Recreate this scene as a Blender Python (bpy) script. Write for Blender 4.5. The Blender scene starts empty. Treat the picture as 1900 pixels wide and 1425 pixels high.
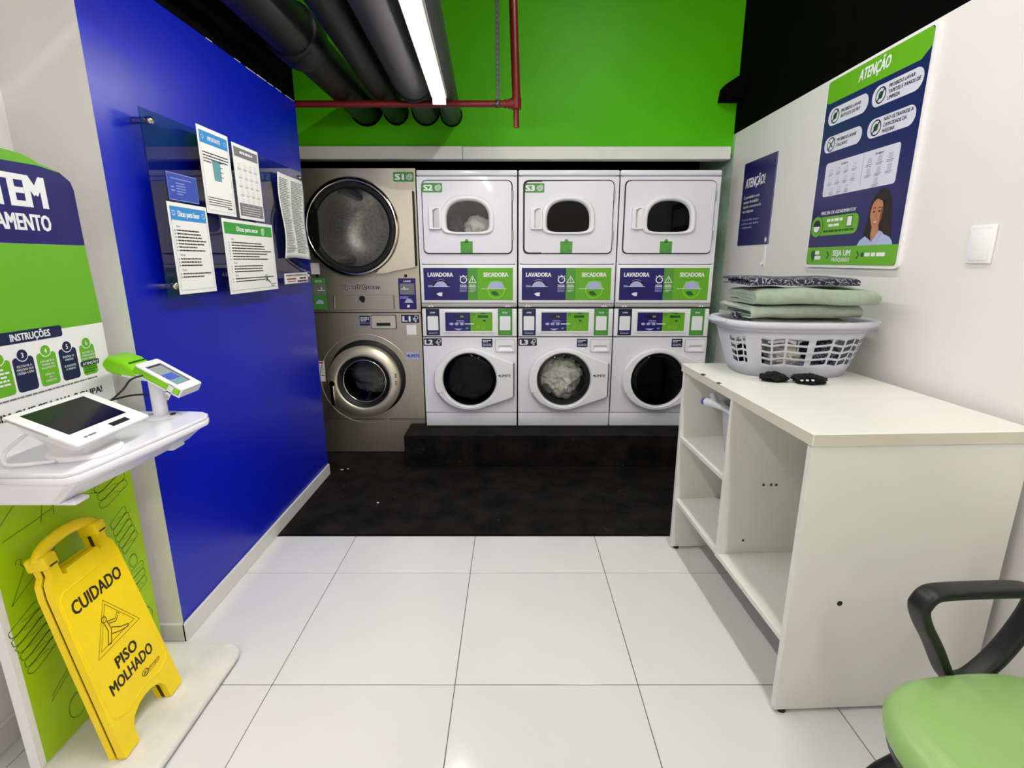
import bpy, bmesh, math, random
from mathutils import Vector, Matrix, noise
random.seed(7)
PI = math.pi
SC = bpy.context.scene
COL = SC.collection
R = math.radians

# ------------------------------------------------------------------ camera, world, exposure
cam_d = bpy.data.cameras.new('camera')
cam_d.sensor_width = 36.0
cam_d.lens = 18.0
cam_d.shift_x = -2.0 / 1900
cam_d.clip_start = 0.02
cam = bpy.data.objects.new('camera', cam_d)
cam.location = (0, 0, 1.40)
cam.rotation_euler = (R(90 - 13.638), 0, 0)
COL.objects.link(cam)
SC.camera = cam
w = bpy.data.worlds.new('world')
w.use_nodes = True
w.node_tree.nodes['Background'].inputs[0].default_value = (0.9, 0.95, 1.0, 1)
w.node_tree.nodes['Background'].inputs[1].default_value = 0.3
SC.world = w
SC.view_settings.view_transform = 'Standard'
SC.view_settings.look = 'None'
SC.view_settings.exposure = 0.06
SC.view_settings.gamma = 1.0
SC.view_settings.use_curve_mapping = False
SC.cycles.max_bounces = 8
SC.cycles.transparent_max_bounces = 16
LAMP_MAIN, LAMP_HIGH, LAMP_FILL = 54.0, 78.0, 108.0       # emission of the tube lamps (built further down), the last for added fill tubes

# ------------------------------------------------------------------ materials
def lin(c):
    c = c / 255.0
    return c / 12.92 if c <= 0.04045 else ((c + 0.055) / 1.055) ** 2.4
MATS = {}
def mk(name, rgb, rough=0.5, metal=0.0, spec=0.5, var=0.0, vscale=6.0, bump=0.0, bscale=60.0, emit=0.0, coat=0.0, aniso=0.0, stretch=None):
    m = bpy.data.materials.new(name)
    m.use_nodes = True
    nt = m.node_tree
    b = nt.nodes['Principled BSDF']
    col = tuple(lin(c) for c in rgb) + (1,)
    b.inputs['Base Color'].default_value = col
    b.inputs['Roughness'].default_value = rough
    b.inputs['Metallic'].default_value = metal
    b.inputs['Specular IOR Level'].default_value = spec
    b.inputs['Coat Weight'].default_value = coat
    b.inputs['Anisotropic'].default_value = aniso
    tc = None
    if var or bump:
        tc = nt.nodes.new('ShaderNodeTexCoord')
        mp = nt.nodes.new('ShaderNodeMapping')
        if stretch: mp.inputs['Scale'].default_value = stretch
        nt.links.new(tc.outputs['Object'], mp.inputs['Vector'])
    if var:
        n = nt.nodes.new('ShaderNodeTexNoise')
        n.inputs['Scale'].default_value = vscale
        n.inputs['Detail'].default_value = 5
        nt.links.new(mp.outputs[0], n.inputs['Vector'])
        r = nt.nodes.new('ShaderNodeValToRGB')
        r.color_ramp.elements[0].position = 0.3
        r.color_ramp.elements[1].position = 0.7
        r.color_ramp.elements[0].color = tuple(x * (1 - var) for x in col[:3]) + (1,)
        r.color_ramp.elements[1].color = tuple(min(1, x * (1 + var)) for x in col[:3]) + (1,)
        nt.links.new(n.outputs['Fac'], r.inputs['Fac'])
        nt.links.new(r.outputs['Color'], b.inputs['Base Color'])
    if bump:
        n2 = nt.nodes.new('ShaderNodeTexNoise')
        n2.inputs['Scale'].default_value = bscale
        n2.inputs['Detail'].default_value = 4
        nt.links.new(mp.outputs[0], n2.inputs['Vector'])
        bp = nt.nodes.new('ShaderNodeBump')
        bp.inputs['Strength'].default_value = bump
        bp.inputs['Distance'].default_value = 0.02
        nt.links.new(n2.outputs['Fac'], bp.inputs['Height'])
        nt.links.new(bp.outputs['Normal'], b.inputs['Normal'])
    if emit:
        b.inputs['Emission Color'].default_value = col
        b.inputs['Emission Strength'].default_value = emit
    MATS[name] = m
    return m
def mk_glass(name, tint, gloss_rough=0.02, ior=1.5):
    m = bpy.data.materials.new(name)
    m.use_nodes = True
    nt = m.node_tree
    nt.nodes.remove(nt.nodes['Principled BSDF'])
    out = nt.nodes['Material Output']
    tr = nt.nodes.new('ShaderNodeBsdfTransparent')
    tr.inputs[0].default_value = tuple(tint) + (1,)
    gl = nt.nodes.new('ShaderNodeBsdfGlossy')
    gl.inputs['Roughness'].default_value = gloss_rough
    fr = nt.nodes.new('ShaderNodeFresnel')
    fr.inputs['IOR'].default_value = ior
    mx = nt.nodes.new('ShaderNodeMixShader')
    geo = nt.nodes.new('ShaderNodeNewGeometry')          # count the surface reflection once, on the outer face of the pane
    sub = nt.nodes.new('ShaderNodeMath'); sub.operation = 'SUBTRACT'; sub.inputs[0].default_value = 1.0
    mul = nt.nodes.new('ShaderNodeMath'); mul.operation = 'MULTIPLY'
    nt.links.new(geo.outputs['Backfacing'], sub.inputs[1]); nt.links.new(sub.outputs[0], mul.inputs[0]); nt.links.new(fr.outputs[0], mul.inputs[1])
    nt.links.new(mul.outputs[0], mx.inputs[0])
    nt.links.new(tr.outputs[0], mx.inputs[1])
    nt.links.new(gl.outputs[0], mx.inputs[2])
    nt.links.new(mx.outputs[0], out.inputs['Surface'])
    MATS[name] = m
    return m
def mk_translucent(name, rgb, mixt=0.35, rough=0.35):
    m = mk(name, rgb, rough)
    nt = m.node_tree
    b = nt.nodes['Principled BSDF']
    out = nt.nodes['Material Output']
    tr = nt.nodes.new('ShaderNodeBsdfTransparent')
    tr.inputs[0].default_value = (0.93, 0.94, 0.95, 1)
    mx = nt.nodes.new('ShaderNodeMixShader')
    mx.inputs[0].default_value = mixt
    nt.links.new(b.outputs[0], mx.inputs[1])
    nt.links.new(tr.outputs[0], mx.inputs[2])
    nt.links.new(mx.outputs[0], out.inputs['Surface'])
    return m

mk('wall_white', (234, 231, 228), 0.55, var=0.03, vscale=2.0, bump=0.05, bscale=90)
mk('wall_blue', (0, 20, 176), 0.34, spec=0.48, var=0.06, vscale=3, bump=0.10, bscale=7)
mk('wall_green', (82, 190, 2), 0.45, spec=0.2, var=0.05, vscale=2, bump=0.05, bscale=50)
mk('wall_palegreen', (186, 214, 192), 0.6, var=0.25, vscale=5)
mk('wall_black', (4, 4, 4), 0.8, spec=0.04, var=0.3, vscale=8, bump=0.1, bscale=40)
mk('void_black', (3, 3, 3), 0.9, spec=0.02)
mk('ceiling_black', (8, 8, 8), 0.9, spec=0.05)
mk('tile', (226, 225, 225), 0.13, var=0.025, vscale=1.5, bump=0.012, bscale=9)
mk('grout', (92, 88, 84), 0.8)
mk('baseboard', (224, 222, 216), 0.35)
mk('white_metal', (236, 235, 243), 0.22, coat=0.2)
mk('white_plastic', (244, 243, 245), 0.3)
mk('white_trim', (236, 234, 228), 0.4, var=0.03)
mk('grey_plastic', (176, 176, 172), 0.4)
mk('seam', (26, 26, 28), 0.7)
mk('steel', (206, 199, 178), 0.42, metal=1.0, var=0.06, vscale=4, stretch=(40, 40, 0.6), bump=0.015, bscale=30)
mk('chrome', (215, 208, 190), 0.13, metal=1.0)
mk('steel_matte', (226, 218, 196), 0.42, metal=0.75)
mk('drum', (80, 80, 80), 0.4, metal=1.0, var=0.15, vscale=30)
mk('drum_light', (190, 188, 180), 0.4, metal=0.85, var=0.25, vscale=60)
mk('rubber', (9, 9, 10), 0.55)
mk('black_plastic', (14, 14, 15), 0.42)
mk('navy', (29, 22, 104), 0.35)
mk('deep_navy', (22, 28, 74), 0.35)
mk('ink_navy', (17, 20, 48), 0.35)
mk('print_green', (104, 178, 32), 0.38)
mk('print_green_dark', (82, 152, 52), 0.38)
mk('label_green', (70, 152, 62), 0.35)
mk('deep_green', (38, 92, 30), 0.5)
mk('lime', (140, 222, 12), 0.35)
mk('print_white', (242, 242, 244), 0.4)
mk('print_lilac', (176, 182, 226), 0.4)
mk('print_grey', (120, 120, 122), 0.5)
mk('print_dark', (42, 42, 46), 0.5)
mk('print_skyblue', (46, 142, 212), 0.4)
mk('print_paper_green', (52, 158, 56), 0.4)
mk('print_teal', (96, 158, 168), 0.4)
mk('print_red', (178, 48, 32), 0.45)
mk('print_yellow', (196, 190, 60), 0.45)
mk('poster_navy', (26, 22, 96), 0.3)
mk('poster_lilac', (222, 220, 236), 0.35)
mk('paper', (240, 240, 238), 0.6)
mk('card_blue', (46, 74, 176), 0.4)
mk('skin', (190, 130, 92), 0.6, var=0.1, vscale=20)
mk('skin_dark', (120, 70, 48), 0.6)
mk('hair', (38, 26, 24), 0.7, var=0.4, vscale=60)
mk('shirt_blue', (176, 190, 226), 0.6)
mk('lip', (170, 90, 76), 0.5)
mk('yellow_plastic', (252, 218, 0), 0.42, var=0.04, vscale=9, bump=0.04, bscale=120)
mk('sign_black', (40, 34, 10), 0.6)
mk('counter_white', (232, 232, 223), 0.33, var=0.015, vscale=3)
mk('counter_edge', (214, 209, 192), 0.4)
mk('chip_dark', (70, 60, 50), 0.8)
mk('pipe_black', (14, 13, 14), 0.42, spec=0.25, bump=0.08, bscale=14)
mk('pipe_grey', (58, 55, 60), 0.40, spec=0.35, bump=0.05, bscale=14)
mk('pipe_red', (112, 20, 18), 0.35)
mk('strap', (90, 92, 84), 0.4, metal=0.8)
mk('lamp_body', (190, 186, 184), 0.4)
mk('duct_white', (206, 206, 206), 0.45, bump=0.4, bscale=18)
mk('towel_green', (170, 184, 164), 0.95, var=0.08, vscale=40, bump=0.5, bscale=420)
mk('towel_pale', (190, 200, 182), 0.95, var=0.06, vscale=40, bump=0.5, bscale=420)
mk('denim_print', (52, 54, 74), 0.9, var=0.85, vscale=34)
mk('linen_white', (226, 222, 210), 0.9, var=0.05, vscale=20, bump=0.2, bscale=200)
mk('linen_grey', (92, 92, 90), 0.9, var=0.1, vscale=20, bump=0.2, bscale=200)
mk('cloth_black', (13, 13, 14), 0.9, bump=0.3, bscale=300)
mk('chair_green', (146, 186, 110), 0.36, bump=0.05, bscale=260)
mk('cable_black', (15, 15, 15), 0.5)
mk('tablet_screen', (20, 18, 24), 0.12, var=0.6, vscale=9)
mk('terminal_screen', (150, 156, 158), 0.25)
mk('button_blue', (70, 96, 190), 0.4)
mk('lower_green', (166, 204, 4), 0.42)
mk('sketch_green', (92, 128, 20), 0.5)
mk('plate_worn', (226, 224, 218), 0.35, var=0.10, vscale=9)
mk('poster_grey', (168, 168, 170), 0.5)
mk('print_yellowish', (212, 232, 196), 0.4)
mk_glass('glass_clear', (0.93, 0.94, 0.94))
mk_glass('glass_door', (0.85, 0.86, 0.87), 0.01, 1.5)
mk_glass('glass_dark', (0.22, 0.22, 0.26), 0.01, 1.28)
mk_glass('glass_board', (0.62, 0.72, 0.76), 0.01, 1.55)
mk_translucent('basket_plastic', (214, 214, 226), 0.20)
mk_translucent('tub_rim', (236, 236, 242), 0.1)
mk_translucent('tub_plastic', (222, 226, 228), 0.38)

def black_floor_material():
    m = mk('floor_black', (15, 15, 14), 0.72, spec=0.15, bump=0.35, bscale=35)
    nt = m.node_tree
    b = nt.nodes['Principled BSDF']
    tc = nt.nodes.new('ShaderNodeTexCoord')
    n = nt.nodes.new('ShaderNodeTexNoise'); n.inputs['Scale'].default_value = 7; n.inputs['Detail'].default_value = 8
    r = nt.nodes.new('ShaderNodeValToRGB')
    r.color_ramp.elements[0].position = 0.35; r.color_ramp.elements[0].color = (0.0018, 0.0016, 0.0014, 1)
    r.color_ramp.elements[1].position = 0.75; r.color_ramp.elements[1].color = (0.016, 0.0135, 0.0115, 1)
    v = nt.nodes.new('ShaderNodeTexVoronoi'); v.inputs['Scale'].default_value = 11
    lt = nt.nodes.new('ShaderNodeMath'); lt.operation = 'LESS_THAN'; lt.inputs[1].default_value = 0.028
    mx = nt.nodes.new('ShaderNodeMixRGB'); mx.inputs[2].default_value = (0.30, 0.29, 0.27, 1)
    nt.links.new(tc.outputs['Object'], n.inputs['Vector']); nt.links.new(tc.outputs['Object'], v.inputs['Vector'])
    nt.links.new(n.outputs['Fac'], r.inputs['Fac']); nt.links.new(v.outputs['Distance'], lt.inputs[0])
    nt.links.new(lt.outputs[0], mx.inputs[0]); nt.links.new(r.outputs['Color'], mx.inputs[1])
    nt.links.new(mx.outputs[0], b.inputs['Base Color'])
black_floor_material()
def denim_material():
    m = MATS['denim_print']; nt = m.node_tree; b = nt.nodes['Principled BSDF']
    tc = nt.nodes.new('ShaderNodeTexCoord')
    n = nt.nodes.new('ShaderNodeTexNoise'); n.inputs['Scale'].default_value = 14; n.inputs['Detail'].default_value = 3
    ad = nt.nodes.new('ShaderNodeMixRGB'); ad.inputs[0].default_value = 0.25
    v = nt.nodes.new('ShaderNodeTexVoronoi'); v.feature = 'DISTANCE_TO_EDGE'; v.inputs['Scale'].default_value = 26
    r = nt.nodes.new('ShaderNodeValToRGB')
    r.color_ramp.elements[0].position = 0.02; r.color_ramp.elements[0].color = (0.42, 0.42, 0.48, 1)
    r.color_ramp.elements[1].position = 0.07; r.color_ramp.elements[1].color = (0.018, 0.020, 0.045, 1)
    nt.links.new(tc.outputs['Object'], ad.inputs[1]); nt.links.new(tc.outputs['Object'], n.inputs['Vector']); nt.links.new(n.outputs['Color'], ad.inputs[2])
    nt.links.new(ad.outputs[0], v.inputs['Vector']); nt.links.new(v.outputs['Distance'], r.inputs['Fac']); nt.links.new(r.outputs['Color'], b.inputs['Base Color'])
denim_material()
def tag_lamp(name, strength):
    mk(name, (255, 252, 246), 0.4, emit=strength)
tag_lamp('lamp_main', LAMP_MAIN); tag_lamp('lamp_high', LAMP_HIGH); tag_lamp('lamp_rear', LAMP_FILL)

# ------------------------------------------------------------------ mesh helpers
class MB:
    """collects shapes and links them as ONE mesh object"""
    def __init__(s): s.v = []; s.f = []; s.mi = []; s.sm = []
    def add(s, verts, faces, mi=0, smooth=False, M=None):
        o = len(s.v)
        s.v += [tuple(M @ Vector(p)) if M else tuple(p) for p in verts]
        s.f += [tuple(i + o for i in f) for f in faces]
        s.mi += [mi] * len(faces); s.sm += [smooth] * len(faces)
        return s
    def bm(s, b, mi=0, smooth=False, M=None):
        b.verts.index_update()
        s.add([v.co[:] for v in b.verts], [[v.index for v in f.verts] for f in b.faces], mi, smooth, M); b.free(); return s
    def box(s, x0, x1, y0, y1, z0, z1, bev=0.0, seg=2, mi=0, M=None):
        b = bmesh.new()
        bmesh.ops.create_cube(b, size=1, matrix=Matrix.Translation(((x0+x1)/2, (y0+y1)/2, (z0+z1)/2)) @ Matrix.Diagonal((abs(x1-x0), abs(y1-y0), abs(z1-z0), 1)))
        if bev: bmesh.ops.bevel(b, geom=b.edges[:], offset=bev, segments=seg, profile=0.5, affect='EDGES')
        return s.bm(b, mi, bev > 0 and seg > 1, M)
    def loft(s, loops, cap0=True, cap1=True, closed=True, mi=0, smooth=True, M=None):
        n = len(loops[0]); vs = [p for l in loops for p in l]; fs = []
        for k in range(len(loops) - 1):
            for i in range(n if closed else n - 1):
                j = (i + 1) % n
                fs.append((k*n+i, k*n+j, (k+1)*n+j, (k+1)*n+i))
        s.add(vs, fs, mi, smooth, M)
        if cap0: s.add(loops[0], [tuple(range(n))[::-1]], mi, False, M)
        if cap1: s.add(loops[-1], [tuple(range(n))], mi, False, M)
        return s
    def cyl(s, p0, p1, r0, r1=None, n=20, cap=True, mi=0, smooth=True):
        r1 = r0 if r1 is None else r1
        a, b = Vector(p0), Vector(p1); d = (b - a).normalized()
        u = d.orthogonal().normalized(); w_ = d.cross(u)
        L = [[tuple(c + (u*math.cos(t) + w_*math.sin(t))*r) for t in [2*PI*i/n for i in range(n)]] for c, r in ((a, r0), (b, r1))]
        return s.loft(L, cap, cap, True, mi, smooth)
    def tube(s, pts, r, n=8, mi=0, cap=True, sy=1.0):
        P = [Vector(p) for p in pts]; L = []; u = None
        for i, p in enumerate(P):
            d = (P[min(i+1, len(P)-1)] - P[max(i-1, 0)]).normalized()
            u = d.orthogonal().normalized() if u is None else (u - d*u.dot(d)).normalized()
            w_ = d.cross(u); rr = r[i] if isinstance(r, (list, tuple)) else r
            L.append([tuple(p + (u*math.cos(t)*rr + w_*math.sin(t)*rr*sy)) for t in [2*PI*k/n for k in range(n)]])
        return s.loft(L, cap, cap, True, mi, True)
    def strap(s, pts, wdt, thk, nrm, mi=0, closed=False):
        """flat band along a path; nrm = direction across the band's width"""
        P = [Vector(p) for p in pts]; N = Vector(nrm).normalized(); L = []
        for i, p in enumerate(P):
            a = P[(i-1) % len(P)] if closed else P[max(i-1, 0)]
            b = P[(i+1) % len(P)] if closed else P[min(i+1, len(P)-1)]
            t = (b - a).normalized(); o = t.cross(N).normalized()
            q = []
            for k in range(12):
                th = 2*PI*(k+0.5)/12; c, d = math.cos(th), math.sin(th)
                c = math.copysign(abs(c)**0.5, c); d = math.copysign(abs(d)**0.5, d)
                q.append(tuple(p + N*c*wdt/2 + o*d*thk/2))
            L.append(q)
        if closed: L.append(L[0])
        return s.loft(L, not closed, not closed, True, mi, True)
    def lathe(s, prof, c=(0, 0), n=48, cap0=False, cap1=False, mi=0, smooth=True, sx=1.0, sz=1.0):
        """prof = [(radius, y)] turned round the local y axis through (c.x, c.z)"""
        L = [[(c[0] + r*sx*math.cos(2*PI*i/n), y, c[1] + r*sz*math.sin(2*PI*i/n)) for i in range(n)] for r, y in prof]
        return s.loft(L, cap0, cap1, True, mi, smooth)
    def plate(s, pts, y0, y1, mi=0, smooth=False):
        """2-D outline (x, z) as a slab from y0 to y1"""
        return s.loft([[(x, y, z) for x, z in pts] for y in (y0, y1)], True, True, True, mi, smooth)
    def ring_plate(s, outer, inner, c, y0, y1, n=96, mi=0, y_in=None):
        """slab with a hole: both outlines star-shaped about c"""
        A = radial(outer, c, n); B = radial(inner, c, n)
        yi = y1 if y_in is None else y_in
        L = [[(x, y0, z) for x, z in B], [(x, y0, z) for x, z in A], [(x, y1, z) for x, z in A], [(x, yi, z) for x, z in B]]
        L.append(L[0])
        return s.loft(L, False, False, True, mi, False)
    def build(s, name, mats, parent=None, weld=False):
        me = bpy.data.meshes.new(name)
        me.from_pydata(s.v, [], s.f)
        if not isinstance(mats, (list, tuple)): mats = [mats]
        for m in mats: me.materials.append(MATS[m])
        me.polygons.foreach_set('material_index', s.mi)
        me.polygons.foreach_set('use_smooth', s.sm)
        b = bmesh.new(); b.from_mesh(me)
        if weld: bmesh.ops.remove_doubles(b, verts=b.verts[:], dist=1e-5)
        bmesh.ops.recalc_face_normals(b, faces=b.faces[:])
        b.to_mesh(me); b.free()
        me.update()
        o = bpy.data.objects.new(name, me)
        COL.objects.link(o)
        if parent: o.parent = parent
        return o
def radial(poly, c, n):
    """sample a star-shaped outline by angle, snapping samples onto its corners"""
    P = [(x - c[0], z - c[1]) for x, z in poly]; out = []
    for i in range(n):
        th = 2*PI*i/n; dx, dz = math.cos(th), math.sin(th); best = 0
        for k in range(len(P)):
            ax, az = P[k]; bx, bz = P[(k+1) % len(P)]
            ex, ez = bx - ax, bz - az; den = dx*ez - dz*ex
            if abs(den) < 1e-12: continue
            t = (ax*ez - az*ex)/den; u = (ax*dz - az*dx)/den
            if -1e-6 <= u <= 1 + 1e-6 and t > best: best = t
        out.append([c[0] + dx*best, c[1] + dz*best])
    if len(P) <= 8:
        for x, z in P:
            i = round((math.atan2(z, x) % (2*PI))/(2*PI)*n) % n
            out[i] = [c[0] + x, c[1] + z]
    return [tuple(p) for p in out]
def rect(x0, x1, z0, z1): return [(x0, z0), (x1, z0), (x1, z1), (x0, z1)]
def rrect(x0, x1, z0, z1, r, n=5):
    out = []
    for cx, cz, a0 in ((x1-r, z0+r, -90), (x1-r, z1-r, 0), (x0+r, z1-r, 90), (x0+r, z0+r, 180)):
        out += [(cx + r*math.cos(R(a0 + 90*i/n)), cz + r*math.sin(R(a0 + 90*i/n))) for i in range(n+1)]
    return out
def circ(cx, cz, r, n=40, rz=None):
    rz = r if rz is None else rz
    return [(cx + r*math.cos(2*PI*i/n), cz + rz*math.sin(2*PI*i/n)) for i in range(n)]
def sup(cx, cz, a, b, e=4.0, n=48):
    out = []
    for i in range(n):
        t = 2*PI*i/n; c, s_ = math.cos(t), math.sin(t)
        out.append((cx + a*math.copysign(abs(c)**(2/e), c), cz + b*math.copysign(abs(s_)**(2/e), s_)))
    return out
def dome(cx, cz, a, up, dn, n=72):
    out = []
    for i in range(n):
        t = 2*PI*i/n; c, s_ = math.cos(t), math.sin(t); e = 2.5 if s_ >= 0 else 5.0
        out.append((cx + a*math.copysign(abs(c)**(2/e), c), cz + (up if s_ >= 0 else dn)*math.copysign(abs(s_)**(2/e), s_)))
    return out

def empty(name, loc, rz=0.0, rx=0.0):
    o = bpy.data.objects.new(name, None)
    o.location = loc; o.rotation_euler = (rx, 0, rz); o.empty_display_size = 0.05
    COL.objects.link(o); return o
def tag(o, label, cat=None, group=None, kind=None):
    o['label'] = label
    if cat: o['category'] = cat
    if group: o['group'] = group
    if kind: o['kind'] = kind
    return o
def thing(name, label, cat, loc=(0, 0, 0), rz=0.0, group=None, rx=0.0):
    return tag(empty(name, loc, rz, rx), label, cat, group)

# flat print on the front (-y) side of a local frame
_TX = {}
def txt(sx, bold):
    if (sx, bold) in _TX: return _TX[sx, bold]
    cu = bpy.data.curves.new('t', 'FONT'); cu.body = sx; cu.size = 1; cu.resolution_u = 2
    ob = bpy.data.objects.new('t', cu)
    me = ob.to_mesh()
    V = [(v.co.x, v.co.y, 0) for v in me.vertices]; F = [tuple(p.vertices) for p in me.polygons]
    ob.to_mesh_clear(); bpy.data.objects.remove(ob); bpy.data.curves.remove(cu)
    if bold:                                   # heavier weight: the glyphs overlaid with small shifts
        n = len(V); V0, F0 = V, F; V = []; F = []
        bx, by = bold*2.6, bold*1.0
        for i, (dx, dy) in enumerate(((-bx, -by), (bx, -by), (bx, by), (-bx, by), (-bx*.5, 0), (bx*.5, 0), (0, 0))):
            V += [(x+dx, y+dy, i) for x, y, _ in V0]; F += [tuple(k+i*n for k in f) for f in F0]
    _TX[sx, bold] = (V, F); return V, F
CAP = 0.729
class Art:
    def __init__(s, parent, y=0.0, dz=0.0): s.p = parent; s.y = y; s.dz = dz; s.g = {}
    def m(s, name, mat): return s.g.setdefault((name, mat), MB())
    def poly(s, name, mat, pts, l=1):
        y = s.y - 0.0004*l - 0.0002
        s.m(name, mat).add([(x, y, z) for x, z in pts], [tuple(range(len(pts)))]); return s
    def rect(s, name, mat, x0, x1, z0, z1, l=1, r=0.0):
        return s.poly(name, mat, rrect(x0, x1, z0, z1, r) if r else rect(x0, x1, z0, z1), l)
    def ring(s, name, mat, cx, cz, r0, r1, l=1, n=28, asp=1.0):
        y = s.y - 0.0004*l - 0.0002
        s.m(name, mat).loft([[(x, y, z) for x, z in circ(cx, cz, r, n, r*asp)] for r in (r0, r1)], False, False, True, 0, False); return s
    def stroke(s, name, mat, pts, wd, l=1, closed=False):
        y = s.y - 0.0004*l - 0.0002; n = len(pts); A = []; B = []
        for i in range(n):
            a = pts[(i-1) % n] if closed or i else pts[0]; b = pts[(i+1) % n] if closed or i < n-1 else pts[-1]
            dx, dz = b[0]-a[0], b[1]-a[1]; q = math.hypot(dx, dz) or 1
            nx, nz = -dz/q*wd/2, dx/q*wd/2
            A.append((pts[i][0]+nx, y, pts[i][1]+nz)); B.append((pts[i][0]-nx, y, pts[i][1]-nz))
        k = n if closed else n-1
        s.m(name, mat).add(A + B, [(i, (i+1) % n, n+(i+1) % n, n+i) for i in range(k)]); return s
    def text(s, name, mat, sx, x, z, h, wd=None, al='l', bold=0.012, l=2, cond=0.72, slant=0.0, rot=0.0):
        """baseline at (x, z), capital height h, total width wd"""
        V, F = txt(sx, bold)
        x0 = min(v[0] for v in V); x1 = max(v[0] for v in V)
        ky = h/CAP; kx = wd/(x1-x0) if wd else ky*cond; tot = kx*(x1-x0)
        off = {'l': 0, 'c': -tot/2, 'r': -tot}[al]; y = s.y - 0.0004*l - 0.0002; ca, sa = math.cos(rot), math.sin(rot); Q = []
        for a, b, lay in V:
            px, pz = (a-x0)*kx + off + b*ky*slant, b*ky
            Q.append((x + px*ca - pz*sa, y - lay*0.00004, z + px*sa + pz*ca))
        s.m(name, mat).add(Q, F); return s
    def words(s, name, mat, x0, x1, ztop, rows, pitch, h, l=2, last=0.6, al='l', seed=1, slope=0.0):
        rn = random.Random(seed)
        for k in range(rows):
            z = ztop - k*pitch; lim = x1 if k < rows-1 else x0 + (x1-x0)*last
            if al == 'c':
                q = (x1-x0)*rn.uniform(0.0, 0.18); a, lim = x0+q, x1-q
            else: a = x0
            while a < lim - h:
                b = min(lim, a + h*rn.uniform(1.2, 4.5)); s.rect(name, mat, a, b, z-h, z, l); a = b + h*0.45
        return s
    def flush(s):
        out = []
        for (n, mt), mb in s.g.items():          # 'name#x' keeps look-alike prints apart
            o = mb.build(n.split('#')[0], mt, s.p); o.location = (0, 0, -s.dz); out.append(o)
        return out
def spiral(cx, cz, r, turns=2.0, n=36):
    return [(cx + r*(0.12+0.88*i/n)*math.cos(2*PI*turns*i/n), cz + r*(0.12+0.88*i/n)*math.sin(2*PI*turns*i/n)) for i in range(n+1)]
def smooth_path(pts, k=6):
    P = [Vector(p) for p in pts]; out = []
    for i in range(len(P)-1):
        a, b, c, d = P[max(i-1, 0)], P[i], P[i+1], P[min(i+2, len(P)-1)]
        for j in range(k):
            t = j/k
            out.append(0.5*((2*b) + (c-a)*t + (2*a-5*b+4*c-d)*t*t + (3*b-a-3*c+d)*t**3))
    out.append(P[-1]); return [tuple(p) for p in out]

# ------------------------------------------------------------------ the setting
XL, XB, XR = -1.5, -1.24, 1.5          # left wall, blue wall face, right wall
YN, YW, YG, YB = -2.2, 1.66, 3.78, 4.42  # behind the camera, white return wall, green wall, recess back
ZC = 3.5
def struct(name, mb, mats, label, cat, parent=None):
    o = mb.build(name, mats, parent)
    return tag(o, label, cat, kind='structure') if parent is None else o
# tiled floor
TX, TY, T0X, T0Y, YE = 0.6205, 0.637, -0.1970, 1.447, 2.408
fl = struct('floor', MB().box(XL-0.1, XR+0.1, YN-0.1, YE, -0.12, -0.0025), 'grout', 'white square floor tiles with thin dark joints', 'floor')
shared = {}
xs = sorted({max(XL, min(XR, T0X + k*TX)) for k in range(-4, 5)})
ys = sorted({max(YN, min(YE-0.002, T0Y + k*TY)) for k in range(-8, 4)})
for x0, x1 in zip(xs, xs[1:]):
    for y0, y1 in zip(ys, ys[1:]):
        if x1 - x0 < 0.02 or y1 - y0 < 0.02: continue
        key = (round(x1-x0, 3), round(y1-y0, 3))
        if key not in shared:
            a, b = key[0]/2 - 0.0016, key[1]/2 - 0.0016
            t = MB().box(-a, a, -b, b, -0.010, 0.0, 0.0012, 1).build('tile', 'tile', fl); shared[key] = t.data
        else:
            t = bpy.data.objects.new('tile', shared[key]); COL.objects.link(t); t.parent = fl
        t.location = ((x0+x1)/2, (y0+y1)/2, 0)
struct('floor_concrete', MB().box(XL-0.1, XR+0.1, YE, YB+0.1, -0.12, 0.0), 'floor_black', 'rough black painted concrete floor strip in front of the machines', 'floor')
struct('plinth', MB().box(-0.752, XR, 3.337, YB, 0.0, 0.226, 0.004, 1), 'floor_black', 'black painted concrete plinth under the white machines', 'plinth')
# left side: side wall, then the blue wall block with its white return face
mb = MB().box(XL-0.1, XL, YN, YW, 0, ZC)
struct('wall_left', mb, 'wall_white', 'white side wall behind the payment totem', 'wall')
mb = MB(); zt = 2.27; YF = 3.205
mb.add([(XL-.1, YW, 0), (XB, YW, 0), (XB, YW, ZC), (XL-.1, YW, ZC)], [(0, 1, 2, 3)], 0)
mb.add([(XB, YW, 0), (XB, YF, 0), (XB, YF, zt), (XB, YW, zt)], [(0, 1, 2, 3)], 1)
mb.add([(XB, YW, zt), (XB, YF, zt), (XB, YF, ZC), (XB, YW, ZC)], [(0, 1, 2, 3)], 2)
mb.add([(XB, YF, 0), (XL-.1, YF, 0), (XL-.1, YF, ZC), (XB, YF, ZC)], [(0, 1, 2, 3)], 2)
mb.add([(XL-.1, YW, 0), (XL-.1, YF, 0), (XL-.1, YF, ZC), (XL-.1, YW, ZC)], [(0, 1, 2, 3)], 2)
mb.add([(XL-.1, YW, 0), (XB, YW, 0), (XB, YF, 0), (XL-.1, YF, 0)], [(0, 1, 2, 3)], 2)
mb.add([(XL-.1, YW, ZC), (XB, YW, ZC), (XB, YF, ZC), (XL-.1, YF, ZC)], [(0, 1, 2, 3)], 2)
mb.v = [tuple(p) for p in mb.v]
o = mb.build('wall_blue', ['wall_white', 'wall_blue', 'wall_black'], None, weld=True)
tag(o, 'glossy royal blue wall with a white return face and black upper band', 'wall', kind='structure')
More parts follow.
